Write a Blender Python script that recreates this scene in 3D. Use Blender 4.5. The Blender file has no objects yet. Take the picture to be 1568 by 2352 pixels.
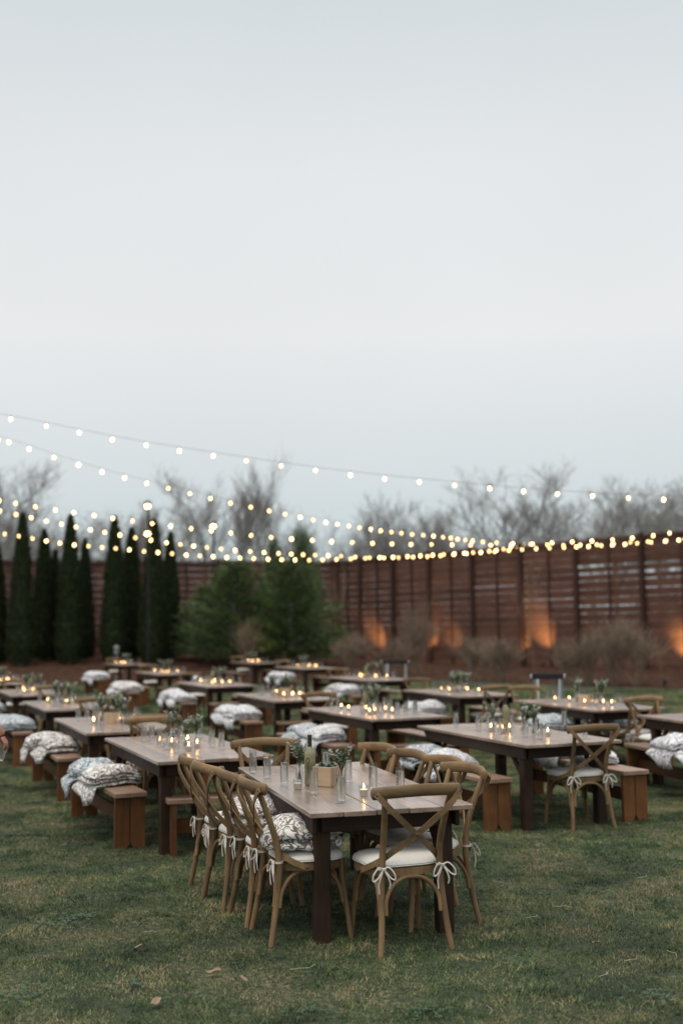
import bpy, math, random
from math import sin, cos, pi, radians
from mathutils import Vector, Matrix, noise
import numpy as np
random.seed(7)
SC = bpy.context.scene
COL = SC.collection
# ------------------------------------------------------------------ camera, sky, sun, exposure
EYE = 1.792
PITCH, ROLL, LENS = 0.1022, -0.01447, 40.32
cd = bpy.data.cameras.new('camera')
cam = bpy.data.objects.new('camera', cd); COL.objects.link(cam)
cd.sensor_fit = 'AUTO'; cd.sensor_width = 36.0; cd.lens = LENS
cd.clip_start = 0.05; cd.clip_end = 2000
cam.matrix_world = Matrix.Translation((0, 0, EYE)) @ Matrix.Rotation(pi/2 + PITCH, 4, 'X') @ Matrix.Rotation(ROLL, 4, 'Z')
cd.dof.use_dof = True; cd.dof.focus_distance = 6.95; cd.dof.aperture_fstop = 1.25
SC.camera = cam
SUN_EL, SUN_AZ = radians(68), radians(215)
W = bpy.data.worlds.new('World'); SC.world = W; W.use_nodes = True
nt = W.node_tree; nt.nodes.clear()
def N(t, ty, **kw):
    n = t.nodes.new(ty)
    for k, v in kw.items():
        if hasattr(n, k): setattr(n, k, v)
    return n
out = N(nt, 'ShaderNodeOutputWorld')
sky = N(nt, 'ShaderNodeTexSky'); sky.sky_type = 'NISHITA'; sky.sun_disc = False
sky.sun_elevation = SUN_EL; sky.sun_rotation = SUN_AZ; sky.dust_density = 3.0
bg1 = N(nt, 'ShaderNodeBackground'); bg1.inputs[1].default_value = 0.07
nt.links.new(sky.outputs[0], bg1.inputs[0])
# overcast layer: pale grey cloud, a little bluer low down and overhead
tc = N(nt, 'ShaderNodeTexCoord'); sep = N(nt, 'ShaderNodeSeparateXYZ'); nt.links.new(tc.outputs['Generated'], sep.inputs[0])
rmp = N(nt, 'ShaderNodeValToRGB'); nt.links.new(sep.outputs[2], rmp.inputs[0])
cr = rmp.color_ramp
cr.elements[0].position = 0.0; cr.elements[0].color = (0.55, 0.635, 0.655, 1)
cr.elements[1].position = 1.0; cr.elements[1].color = (1.62, 1.60, 1.50, 1)
for p_, c_ in ((0.06, (0.60, 0.69, 0.71)), (0.14, (0.72, 0.775, 0.79)), (0.25, (0.85, 0.862, 0.87)), (0.38, (0.80, 0.825, 0.835)), (0.52, (0.66, 0.715, 0.735)), (0.66, (0.85, 0.88, 0.87)), (0.82, (1.34, 1.34, 1.28))):
    e = cr.elements.new(p_); e.color = (*c_, 1)
nz = N(nt, 'ShaderNodeTexNoise'); nz.inputs['Scale'].default_value = 1.6; nz.inputs['Detail'].default_value = 4
nt.links.new(tc.outputs['Generated'], nz.inputs['Vector'])
mr = N(nt, 'ShaderNodeMapRange'); mr.inputs['From Min'].default_value = .3; mr.inputs['From Max'].default_value = .7
mr.inputs['To Min'].default_value = .96; mr.inputs['To Max'].default_value = 1.04
nt.links.new(nz.outputs['Fac'], mr.inputs['Value'])
bg2 = N(nt, 'ShaderNodeBackground'); nt.links.new(rmp.outputs[0], bg2.inputs[0]); nt.links.new(mr.outputs[0], bg2.inputs[1])
mx = N(nt, 'ShaderNodeMixShader'); mx.inputs[0].default_value = 0.93
nt.links.new(bg1.outputs[0], mx.inputs[1]); nt.links.new(bg2.outputs[0], mx.inputs[2]); nt.links.new(mx.outputs[0], out.inputs[0])
sd = bpy.data.lights.new('sun', 'SUN'); sd.energy = 1.5; sd.angle = radians(26); sd.color = (1.0, 0.90, 0.78)
sun = bpy.data.objects.new('sun', sd); COL.objects.link(sun)
sun.rotation_euler = (pi/2 - SUN_EL, 0, -SUN_AZ + pi)
vs = SC.view_settings; vs.view_transform = 'Standard'; vs.look = 'None'; vs.exposure = 0.0; vs.gamma = 1.0; vs.use_curve_mapping = False
SC.cycles.use_denoising = True; SC.cycles.max_bounces = 10; SC.cycles.transparent_max_bounces = 24; SC.cycles.transmission_bounces = 8
SC.cycles.sample_clamp_indirect = 4; SC.cycles.caustics_reflective = False; SC.cycles.caustics_refractive = False

# place on a plane seen at a spot of a 1568 x 2352 view (used once, to find where a thing stands in metres)
FP = 4200 * 0.6272
def spot(u, v, z=None, Y=None):
    c, s = cos(PITCH), sin(PITCH); r, q = cos(ROLL), sin(ROLL)
    a, b = u - 784, v - 1176
    uu, vv = a*r + b*q, -a*q + b*r
    yc = -vv/FP
    d = Vector((uu/FP, c - yc*s, s + yc*c))
    k = (z - EYE)/d.z if z is not None else Y/d.y
    return Vector((0, 0, EYE)) + d*k
# ------------------------------------------------------------------ materials
MATS = {}
def newmat(name):
    m = bpy.data.materials.new(name); m.use_nodes = True
    t = m.node_tree; t.nodes.clear()
    o = N(t, 'ShaderNodeOutputMaterial'); b = N(t, 'ShaderNodeBsdfPrincipled'); t.links.new(b.outputs[0], o.inputs[0])
    MATS[name] = m
    return m, t, b, o
def flat(name, c, rough=.6, metal=0, var=0.0, scale=30, bump=0.0, sub=0, sheen=0):
    m, t, b, o = newmat(name)
    b.inputs['Roughness'].default_value = rough; b.inputs['Metallic'].default_value = metal
    if sub: b.inputs['Subsurface Weight'].default_value = sub; b.inputs['Subsurface Radius'].default_value = (.02, .012, .008)
    if sheen: b.inputs['Sheen Weight'].default_value = sheen
    tx = N(t, 'ShaderNodeTexCoord'); n = N(t, 'ShaderNodeTexNoise'); n.inputs['Scale'].default_value = scale; n.inputs['Detail'].default_value = 5
    t.links.new(tx.outputs['Object'], n.inputs['Vector'])
    r = N(t, 'ShaderNodeValToRGB'); e = r.color_ramp.elements
    e[0].position = .3; e[1].position = .7
    e[0].color = (*[x*(1-var) for x in c], 1); e[1].color = (*[min(1, x*(1+var)) for x in c], 1)
    t.links.new(n.outputs['Fac'], r.inputs[0]); t.links.new(r.outputs[0], b.inputs['Base Color'])
    if bump:
        bp = N(t, 'ShaderNodeBump'); bp.inputs['Strength'].default_value = bump; bp.inputs['Distance'].default_value = .01
        t.links.new(n.outputs['Fac'], bp.inputs['Height']); t.links.new(bp.outputs[0], b.inputs['Normal'])
    return m
def wood(name, dark, light, axis='y', rough=.55, fine=60, spread=.35, spec=.5, knots=0.0, bump=.35):
    m, t, b, o = newmat(name)
    tx = N(t, 'ShaderNodeTexCoord'); oi = N(t, 'ShaderNodeObjectInfo')
    add = N(t, 'ShaderNodeVectorMath'); add.operation = 'ADD'
    cmb = N(t, 'ShaderNodeMath'); cmb.operation = 'MULTIPLY'; cmb.inputs[1].default_value = 37.0
    t.links.new(oi.outputs['Random'], cmb.inputs[0])
    t.links.new(tx.outputs['Object'], add.inputs[0]); t.links.new(cmb.outputs[0], add.inputs[1])
    mp = N(t, 'ShaderNodeMapping'); s = [1, 1, 1]; s['xyz'.index(axis)] = .055; mp.inputs['Scale'].default_value = s
    t.links.new(add.outputs[0], mp.inputs['Vector'])
    n1 = N(t, 'ShaderNodeTexNoise'); n1.inputs['Scale'].default_value = fine; n1.inputs['Detail'].default_value = 7; n1.inputs['Roughness'].default_value = .65; n1.inputs['Distortion'].default_value = .6
    t.links.new(mp.outputs[0], n1.inputs['Vector'])
    n2 = N(t, 'ShaderNodeTexNoise'); n2.inputs['Scale'].default_value = 4.5; n2.inputs['Detail'].default_value = 3
    t.links.new(add.outputs[0], n2.inputs['Vector'])
    mxx = N(t, 'ShaderNodeMath'); mxx.operation = 'MULTIPLY_ADD'; mxx.inputs[1].default_value = .55
    t.links.new(n2.outputs['Fac'], mxx.inputs[0]); 
    ml = N(t, 'ShaderNodeMath'); ml.operation = 'MULTIPLY'; ml.inputs[1].default_value = .5; t.links.new(n1.outputs['Fac'], ml.inputs[0]); t.links.new(ml.outputs[0], mxx.inputs[2])
    r = N(t, 'ShaderNodeValToRGB'); e = r.color_ramp.elements; e[0].position = .5-spread/2; e[1].position = .5+spread/2
    e[0].color = (*dark, 1); e[1].color = (*light, 1)
    t.links.new(mxx.outputs[0], r.inputs[0])
    hv = N(t, 'ShaderNodeHueSaturation')
    vr = N(t, 'ShaderNodeMapRange'); vr.inputs['To Min'].default_value = .78; vr.inputs['To Max'].default_value = 1.2
    t.links.new(oi.outputs['Random'], vr.inputs['Value']); t.links.new(vr.outputs[0], hv.inputs['Value'])
    t.links.new(r.outputs[0], hv.inputs['Color']); t.links.new(hv.outputs[0], b.inputs['Base Color'])
    rr = N(t, 'ShaderNodeMapRange'); rr.inputs['To Min'].default_value = max(.05, rough-.12); rr.inputs['To Max'].default_value = rough+.12
    t.links.new(n2.outputs['Fac'], rr.inputs['Value']); t.links.new(rr.outputs[0], b.inputs['Roughness'])
    b.inputs['Specular IOR Level'].default_value = spec
    bp = N(t, 'ShaderNodeBump'); bp.inputs['Strength'].default_value = bump; bp.inputs['Distance'].default_value = .004
    t.links.new(n1.outputs['Fac'], bp.inputs['Height']); t.links.new(bp.outputs[0], b.inputs['Normal'])
    return m
def glow(name, c, k):
    m, t, b, o = newmat(name)
    b.inputs['Base Color'].default_value = (.9, .8, .6, 1); b.inputs['Emission Color'].default_value = (*c, 1); b.inputs['Emission Strength'].default_value = k
    return m
def glass(name, tint=(1, 1, 1), rough=0.0, ior=1.45):
    m, t, b, o = newmat(name); t.nodes.remove(b)
    g = N(t, 'ShaderNodeBsdfGlass'); g.inputs['Color'].default_value = (*tint, 1); g.inputs['Roughness'].default_value = rough; g.inputs['IOR'].default_value = ior
    tr = N(t, 'ShaderNodeBsdfTransparent'); tr.inputs[0].default_value = (*[x*.97 for x in tint], 1)
    mm = N(t, 'ShaderNodeMixShader'); mm.inputs[0].default_value = .22
    t.links.new(g.outputs[0], mm.inputs[1]); t.links.new(tr.outputs[0], mm.inputs[2]); t.links.new(mm.outputs[0], o.inputs[0])
    return m
def thinglass(name, tint=(.96, .97, .97)):
    m, t, b, o = newmat(name); t.nodes.remove(b)
    g = N(t, 'ShaderNodeBsdfGlossy'); g.inputs['Roughness'].default_value = .03
    tr = N(t, 'ShaderNodeBsdfTransparent'); tr.inputs[0].default_value = (*tint, 1)
    lw = N(t, 'ShaderNodeLayerWeight'); lw.inputs[0].default_value = .5
    pw = N(t, 'ShaderNodeMath'); pw.operation = 'POWER'; pw.inputs[1].default_value = 4.0; t.links.new(lw.outputs['Facing'], pw.inputs[0])
    fr = N(t, 'ShaderNodeMath'); fr.operation = 'MULTIPLY_ADD'; fr.inputs[1].default_value = .9; fr.inputs[2].default_value = .09; t.links.new(pw.outputs[0], fr.inputs[0])
    mm = N(t, 'ShaderNodeMixShader'); t.links.new(fr.outputs[0], mm.inputs[0])
    t.links.new(tr.outputs[0], mm.inputs[1]); t.links.new(g.outputs[0], mm.inputs[2]); t.links.new(mm.outputs[0], o.inputs[0])
    return m
top_w = wood('table_top_wood', (.07, .036, .025), (.44, .315, .25), 'y', .34, 45, .46, .75)
top_w.node_tree.nodes['Principled BSDF'].inputs['Coat Weight'].default_value = .8; top_w.node_tree.nodes['Principled BSDF'].inputs['Coat Roughness'].default_value = .22
dk_x = wood('dark_wood_x', (.010, .005, .003), (.052, .027, .016), 'x', .6, 55, .45, .25)
dk_y = wood('dark_wood_y', (.010, .005, .003), (.052, .027, .016), 'y', .6, 55, .45, .25)
dk_z = wood('dark_wood_z', (.010, .005, .003), (.052, .027, .016), 'z', .6, 55, .45, .25)
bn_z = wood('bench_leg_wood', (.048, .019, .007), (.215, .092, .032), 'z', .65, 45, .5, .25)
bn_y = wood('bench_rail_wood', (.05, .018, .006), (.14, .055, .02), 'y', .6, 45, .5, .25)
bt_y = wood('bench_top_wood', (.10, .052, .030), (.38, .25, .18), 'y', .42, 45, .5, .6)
ch_w = wood('chair_wood', (.065, .036, .016), (.30, .19, .095), 'z', .55, 50, .5, .35, bump=.25)
ch_x = wood('chair_wood_x', (.065, .036, .016), (.30, .19, .095), 'x', .55, 50, .5, .35, bump=.25)
fence_w = wood('fence_wood', (.050, .022, .015), (.17, .082, .058), 'x', .7, 9, .6, .25)
fpost_w = wood('fence_post_wood', (.026, .011, .008), (.075, .034, .025), 'z', .7, 9, .6, .3)
box_w = wood('planter_wood', (.40, .28, .18), (.62, .47, .33), 'x', .6, 40, .5)
pad_m = flat('ivory_canvas', (.66, .64, .60), .85, var=.06, scale=90, bump=.15)
tie_m = flat('ivory_ribbon', (.62, .58, .52), .8, var=.05)
steel = flat('bolt_metal', (.12, .10, .09), .4, .8)
clear = thinglass('clear_glass', (.97, .98, .98)); water = glass('glass_of_water', (.985, .99, .99), 0, 1.33)
votg = thinglass('votive_glass'); tumb = glass('clear_plastic', (.97, .98, .98), .04, 1.4)
wax = flat('candle_wax', (.80, .72, .62), .5, sub=.4)
flame_m = glow('candle_flame', (1.0, .50, .16), 38)
bulb_ms = [glow('lit_bulb', (1.0, .62, .24), k_) for k_ in (7, 11, 16)]
lamp_m = glow('lit_lamp', (1.0, .55, .20), 22)
lens_m = glow('uplight_lens', (1.0, .50, .15), 12)
green1 = flat('sage_leaves', (.17, .24, .15), .6, var=.4, scale=60)
green2 = flat('succulent_leaves', (.115, .19, .155), .5, var=.35, scale=80)
green3 = flat('rosemary_leaves', (.085, .14, .055), .6, var=.4, scale=60)
lav = flat('lavender_buds', (.16, .13, .19), .8, var=.3)
petal = flat('white_petals', (.74, .74, .68), .7, var=.08)
stem_m = flat('stem_green', (.08, .09, .035), .6, var=.3)
cable_m = flat('brown_cable', (.16, .10, .08), .6)
black = flat('black_cord', (.02, .018, .016), .6)
blackm = flat('black_metal', (.010, .010, .012), .85)
lant_m = flat('weathered_grey_metal', (.20, .21, .22), .6)
palem = flat('pale_metal', (.45, .49, .55), .35, .3)
bottle_m = flat('frosted_gold_glass', (.23, .215, .12), .24, var=.45, scale=11)
neck_m = flat('dark_green_glass', (.02, .03, .014), .2)
num_m = flat('dark_green_paint', (.03, .06, .015), .5)
bark = flat('grey_bark', (.24, .23, .225), .9, var=.3, scale=6)
bark2 = flat('tan_stems', (.20, .145, .10), .9, var=.3, scale=6)
bark3 = flat('brown_twigs', (.21, .158, .118), .9, var=.3, scale=6)
def leafmat(name, c1, c2):
    m, t, b, o = newmat(name); b.inputs['Roughness'].default_value = .6
    g = N(t, 'ShaderNodeNewGeometry'); r = N(t, 'ShaderNodeValToRGB'); e = r.color_ramp.elements
    e[0].color = (*c1, 1); e[1].color = (*c2, 1); t.links.new(g.outputs['Random Per Island'], r.inputs[0]); t.links.new(r.outputs[0], b.inputs['Base Color'])
    return m
arb_m = leafmat('arborvitae_leaves', (.009, .018, .006), (.044, .070, .022))
pine_m = leafmat('pine_needles', (.02, .05, .018), (.20, .29, .10))
def blanketmat(name, c0, c1, c2, sc=17):
    m, t, b, o = newmat(name); b.inputs['Roughness'].default_value = .95; b.inputs['Sheen Weight'].default_value = .4
    tx = N(t, 'ShaderNodeTexCoord'); oi = N(t, 'ShaderNodeObjectInfo'); ad = N(t, 'ShaderNodeVectorMath')
    mu = N(t, 'ShaderNodeMath'); mu.operation = 'MULTIPLY'; mu.inputs[1].default_value = 11; t.links.new(oi.outputs['Random'], mu.inputs[0])
    t.links.new(tx.outputs['Object'], ad.inputs[0]); t.links.new(mu.outputs[0], ad.inputs[1])
    n = N(t, 'ShaderNodeTexNoise'); n.inputs['Scale'].default_value = sc; n.inputs['Detail'].default_value = .6; n.inputs['Distortion'].default_value = 1.6
    t.links.new(ad.outputs[0], n.inputs['Vector'])
    r = N(t, 'ShaderNodeValToRGB'); E_ = r.color_ramp.elements
    E_[0].position = 0; E_[0].color = (*c0, 1); E_[1].position = .40; E_[1].color = (*c0, 1)
    for p, c in ((.425, c1), (.49, c1), (.525, c0), (.57, c0), (.60, c2), (.655, c2), (.685, c0)):
        x = E_.new(p); x.color = (*c, 1)
    t.links.new(n.outputs['Fac'], r.inputs[0]); t.links.new(r.outputs[0], b.inputs['Base Color'])
    n2 = N(t, 'ShaderNodeTexNoise'); n2.inputs['Scale'].default_value = 160; t.links.new(ad.outputs[0], n2.inputs['Vector'])
    bp = N(t, 'ShaderNodeBump'); bp.inputs['Strength'].default_value = .8; bp.inputs['Distance'].default_value = .006
    t.links.new(n2.outputs['Fac'], bp.inputs['Height']); t.links.new(bp.outputs[0], b.inputs['Normal'])
    return m
bk_w = blanketmat('white_taupe_fleece', (.80, .79, .77), (.15, .11, .10), (.21, .165, .15), 13)
bk_b = blanketmat('blue_white_fleece', (.60, .64, .67), (.055, .115, .16), (.14, .13, .13), 13)
bk_g = blanketmat('white_grey_fleece', (.82, .83, .85), (.25, .24, .28), (.38, .36, .40), 12)
# ------------------------------------------------------------------ mesh builder
class MB:
    def __init__(s): s.v = []; s.f = []
    def add(s, vs_, fs):
        k = len(s.v); s.v += [tuple(x) for x in vs_]; s.f += [tuple(i+k for i in f) for f in fs]; return s
    def box(s, c, d, rz=0, bev=.004, tilt=None):
        hx, hy, hz = d[0]/2, d[1]/2, d[2]/2; b = min(bev, hx*.45, hy*.45, hz*.45)
        vs_, idx = [], {}
        for sx in (-1, 1):
            for sy in (-1, 1):
                for sz in (-1, 1):
                    for a in range(3):
                        p = [sx*(hx-b), sy*(hy-b), sz*(hz-b)]; p[a] = (sx*hx, sy*hy, sz*hz)[a]
                        idx[(sx, sy, sz, a)] = len(vs_); vs_.append(p)
        fs = []
        for a in range(3):
            o1, o2 = [(1, 2), (2, 0), (0, 1)][a]
            for sg in (-1, 1):
                q = []
                for s1, s2 in ((-1, -1), (1, -1), (1, 1), (-1, 1)):
                    k = [0, 0, 0]; k[a] = sg; k[o1] = s1; k[o2] = s2; q.append(idx[(*k, a)])
                fs.append(q if sg > 0 else q[::-1])
        for a in range(3):                      # edge strips between faces o1,o2 running along a
            o1, o2 = [(1, 2), (2, 0), (0, 1)][a]
            for s1 in (-1, 1):
                for s2 in (-1, 1):
                    k0 = [0, 0, 0]; k0[a] = -1; k0[o1] = s1; k0[o2] = s2; k1 = list(k0); k1[a] = 1
                    q = [idx[(*k0, o1)], idx[(*k0, o2)], idx[(*k1, o2)], idx[(*k1, o1)]]
                    fs.append(q if s1*s2 < 0 else q[::-1])
        for sx in (-1, 1):
            for sy in (-1, 1):
                for sz in (-1, 1):
                    q = [idx[(sx, sy, sz, 0)], idx[(sx, sy, sz, 1)], idx[(sx, sy, sz, 2)]]
                    fs.append(q if sx*sy*sz > 0 else q[::-1])
        M = Matrix.Rotation(rz, 3, 'Z')
        if tilt is not None: M = M @ tilt
        return s.add([(M @ Vector(p)) + Vector(c) for p in vs_], fs)
    def tube(s, path, r, n=8, cap=True, flat=None, up=None):
        """sweep an ellipse (r, or r*flat across) along a path; r may be a list"""
        P = [Vector(p) for p in path]; m = len(P)
        R = list(r) if isinstance(r, (list, tuple)) else [r]*m
        T = [(P[min(i+1, m-1)] - P[max(i-1, 0)]).normalized() for i in range(m)]
        u = Vector(up) if up else Vector((0, 0, 1))
        if abs(T[0].dot(u)) > .95 and not up: u = Vector((1, 0, 0))
        vs_ = []
        for i in range(m):
            if isinstance(up, list) and len(up) == m: u = Vector(up[i])
            a = (u - T[i]*u.dot(T[i])); a = a.normalized() if a.length > 1e-6 else Vector((1, 0, 0))
            if not up: u = a
            b = T[i].cross(a)
            for k in range(n):
                t = 2*pi*k/n; x, y = cos(t), sin(t)
                fl = flat if flat else 1
                vs_.append(P[i] + a*(x*R[i]*fl) + b*(y*R[i]))
        fs = [(i*n+k, i*n+(k+1) % n, (i+1)*n+(k+1) % n, (i+1)*n+k) for i in range(m-1) for k in range(n)]
        if cap: fs += [tuple(range(n))[::-1], tuple((m-1)*n+k for k in range(n))]
        return s.add(vs_, fs)
    def strap(s, path, nor, w, t):
        """flat strip: width w, thickness t, flat side facing nor[i]"""
        P = [Vector(p) for p in path]; m = len(P); vs_ = []
        for i in range(m):
            T = (P[min(i+1, m-1)] - P[max(i-1, 0)]).normalized()
            a = Vector(nor[i]); a = (a - T*a.dot(T)).normalized(); b = T.cross(a)
            for x, y in ((-1, -1), (1, -1), (1, 1), (-1, 1)): vs_.append(P[i] + b*(x*w/2) + a*(y*t/2))
        fs = [(i*4+k, i*4+(k+1) % 4, (i+1)*4+(k+1) % 4, (i+1)*4+k) for i in range(m-1) for k in range(4)]
        fs += [(3, 2, 1, 0), tuple((m-1)*4+k for k in range(4))]
        return s.add(vs_, fs)
    def lathe(s, prof, n=20, c=(0, 0, 0)):
        m = len(prof); vs_ = []
        for r, z in prof:
            for k in range(n): vs_.append((c[0]+r*cos(2*pi*k/n), c[1]+r*sin(2*pi*k/n), c[2]+z))
        fs = [(i*n+k, i*n+(k+1) % n, (i+1)*n+(k+1) % n, (i+1)*n+k) for i in range(m-1) for k in range(n)]
        fs += [tuple(range(n))[::-1], tuple((m-1)*n+k for k in range(n))]
        return s.add(vs_, fs)
    def prism(s, pts, z0, z1):
        n = len(pts); vs_ = [(x, y, z0) for x, y in pts] + [(x, y, z1) for x, y in pts]
        return s.add(vs_, [tuple(range(n))[::-1], tuple(range(n, 2*n))] + [(i, (i+1) % n, n+(i+1) % n, n+i) for i in range(n)])
    def mesh(s, name, mat, smooth=False):
        me = bpy.data.meshes.new(name); me.from_pydata(s.v, [], s.f)
        if mat: me.materials.append(mat)
        if smooth:
            me.polygons.foreach_set('use_smooth', [True]*len(me.polygons))
            try: me.set_sharp_from_angle(angle=radians(50))
            except Exception: pass
        me.update(); return me
    def obj(s, name, mat, parent=None, smooth=False, loc=None):
        return put(name, s.mesh(name, mat, smooth), parent, loc)
def put(name, me, parent=None, loc=None, rz=None):
    o = bpy.data.objects.new(name, me); COL.objects.link(o)
    if parent: o.parent = parent
    if loc is not None: o.location = loc
    if rz is not None: o.rotation_euler[2] = rz
    return o
def tag(o, label=None, cat=None, group=None, kind=None):
    if label: o['label'] = label
    if cat: o['category'] = cat
    if group: o['group'] = group
    if kind: o['kind'] = kind
    return o
def thing(name, label=None, cat=None, group=None, loc=(0, 0, 0), rz=0):
    o = bpy.data.objects.new(name, None); COL.objects.link(o); o.empty_display_size = .1
    o.location = loc; o.rotation_euler = (0, 0, rz)
    return tag(o, label, cat, group)
KIDS = {}
def kids(o):
    if o.name not in KIDS: KIDS[o.name] = list(o.children)
    return KIDS[o.name]
def dup(o, label=None, group=None, loc=None, rz=None, parent=None):
    c = o.copy(); COL.objects.link(c)
    if parent: c.parent = parent
    if label: c['label'] = label
    if group: c['group'] = group
    if loc is not None: c.location = loc
    if rz is not None: c.rotation_euler = (0, 0, rz)
    for k in kids(o): dup(k, parent=c)
    return c
class Kind:
    """first call moves the source itself, later calls copy it"""
    def __init__(s, make): s.make = make; s.src = None
    def __call__(s, label, group, loc, rz=0):
        if s.src is None:
            s.src = s.make(); o = s.src; o.location = loc; o.rotation_euler = (0, 0, rz); bpy.context.view_layer.update(); kids(o)
            def rec(x):
                for k in kids(x): rec(k)
            rec(o); o['label'] = label; o['group'] = group; return o
        return dup(s.src, label, group, loc, rz)
def catmull(pts, n=6):
    P = [Vector(p) for p in pts]; P = [P[0]*2-P[1]] + P + [P[-1]*2-P[-2]]; o_ = []
    for i in range(1, len(P)-2):
        a, b, c, d = P[i-1:i+3]
        for k in range(n):
            t = k/n; o_.append(.5*((2*b) + (c-a)*t + (2*a-5*b+4*c-d)*t*t + (3*b-a-3*c+d)*t**3))
    o_.append(P[-2]); return o_
# ------------------------------------------------------------------ ground, lawn, planting bed
def hbed(x, y):
    """height of the mulch mound: 0 on the lawn, rising to the corner of the fences"""
    e = bed_edge(x); d = max(0, (y - e)/12.0); d = min(1, d)
    w = max(0, min(1, (6-x)/12.0))
    return (.12 + .55*w)*d*d*(3-2*d)
def bed_edge(x):
    if x < 2: return 41.5 + .08*x
    return 41.66 - (x-2)*1.28
gm, t, b, o = newmat('lawn_soil'); b.inputs['Roughness'].default_value = .95
g = N(t, 'ShaderNodeNewGeometry')
n1 = N(t, 'ShaderNodeTexNoise'); n1.inputs['Scale'].default_value = 1.1; n1.inputs['Detail'].default_value = 8; n1.inputs['Roughness'].default_value = .62
n2 = N(t, 'ShaderNodeTexNoise'); n2.inputs['Scale'].default_value = 28; n2.inputs['Detail'].default_value = 6
t.links.new(g.outputs['Position'], n1.inputs['Vector']); t.links.new(g.outputs['Position'], n2.inputs['Vector'])
a1 = N(t, 'ShaderNodeMath'); a1.operation = 'MULTIPLY_ADD'; a1.inputs[1].default_value = .45; t.links.new(n2.outputs['Fac'], a1.inputs[0])
a2 = N(t, 'ShaderNodeMath'); a2.operation = 'MULTIPLY'; a2.inputs[1].default_value = .55; t.links.new(n1.outputs['Fac'], a2.inputs[0]); t.links.new(a2.outputs[0], a1.inputs[2])
r = N(t, 'ShaderNodeValToRGB'); r.color_ramp.elements[0].position = .42; r.color_ramp.elements[0].color = (.018, .024, .011, 1)
r.color_ramp.elements[1].position = .66; r.color_ramp.elements[1].color = (.20, .15, .095, 1)
e = r.color_ramp.elements.new(.55); e.color = (.040, .055, .024, 1)
t.links.new(a1.outputs[0], r.inputs[0]); t.links.new(r.outputs[0], b.inputs['Base Color'])
xs = [-400, -150, -60, -40, -30, -20, -10, 0, 10, 20, 30, 40, 60, 150, 400]; ys = [-60, -10, 0, 5, 10, 20, 30, 40, 60, 90, 150, 400, 900]
mb = MB(); mb.add([(x, y, 0) for y in ys for x in xs], [(j*len(xs)+i, j*len(xs)+i+1, (j+1)*len(xs)+i+1, (j+1)*len(xs)+i) for j in range(len(ys)-1) for i in range(len(xs)-1)])
tag(mb.obj('ground', gm), kind='structure')
# mulch bed
mm_ = flat('bark_mulch', (.055, .030, .021), .95, var=.75, scale=5, bump=1.0)
xs = [x*.5 for x in range(-60, 61)]; mb = MB(); vs_ = []
rows = 44
for j in range(rows+1):
    for x in xs:
        y = bed_edge(x) + j*.5
        z = hbed(x, y) + .004 + (0 if j == 0 else .035*(noise.noise(Vector((x*2.3, y*2.3, 0)))+.9))
        vs_.append((x, y, z))
mb.add(vs_, [(j*len(xs)+i, j*len(xs)+i+1, (j+1)*len(xs)+i+1, (j+1)*len(xs)+i) for j in range(rows) for i in range(len(xs)-1)])
mm_.node_tree.nodes['Principled BSDF'].inputs['Specular IOR Level'].default_value = .05
tag(mb.obj('mulch_bed', mm_, smooth=True), kind='structure')
# grass blades
def grassmat(name):
    m, t, b, o = newmat(name); b.inputs['Roughness'].default_value = .55; b.inputs['Specular IOR Level'].default_value = .35
    g = N(t, 'ShaderNodeNewGeometry'); oi = N(t, 'ShaderNodeObjectInfo')
    n1 = N(t, 'ShaderNodeTexNoise'); n1.inputs['Scale'].default_value = 1.6; n1.inputs['Detail'].default_value = 9; n1.inputs['Roughness'].default_value = .74
    t.links.new(g.outputs['Position'], n1.inputs['Vector'])
    a = N(t, 'ShaderNodeMath'); a.operation = 'MULTIPLY_ADD'; a.inputs[1].default_value = .36; t.links.new(g.outputs['Random Per Island'], a.inputs[0])
    a0 = N(t, 'ShaderNodeMath'); a0.operation = 'MULTIPLY_ADD'; a0.inputs[1].default_value = 2.6; a0.inputs[2].default_value = -.98; t.links.new(n1.outputs['Fac'], a0.inputs[0]); t.links.new(a0.outputs[0], a.inputs[2])
    r = N(t, 'ShaderNodeValToRGB'); E_ = r.color_ramp.elements
    E_[0].position = .18; E_[0].color = (.012, .034, .013, 1); E_[1].position = .90; E_[1].color = (.40, .31, .19, 1)
    for p, c in ((.34, (.030, .066, .023)), (.50, (.100, .150, .054)), (.66, (.215, .215, .095))): x = E_.new(p); x.color = (*c, 1)
    t.links.new(a.outputs[0], r.inputs[0])
    n3 = N(t, 'ShaderNodeTexNoise'); n3.inputs['Scale'].default_value = .45; n3.inputs['Detail'].default_value = 3; t.links.new(g.outputs['Position'], n3.inputs['Vector'])
    mr = N(t, 'ShaderNodeMapRange'); mr.inputs['From Min'].default_value = .35; mr.inputs['From Max'].default_value = .65; mr.inputs['To Min'].default_value = .66; mr.inputs['To Max'].default_value = 1.36
    t.links.new(n3.outputs['Fac'], mr.inputs['Value'])
    hv = N(t, 'ShaderNodeHueSaturation'); hv.inputs['Saturation'].default_value = 1.0; t.links.new(mr.outputs[0], hv.inputs['Value']); t.links.new(r.outputs[0], hv.inputs['Color'])
    t.links.new(hv.outputs[0], b.inputs['Base Color'])
    return m
gr_m = grassmat('grass_blades')
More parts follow.
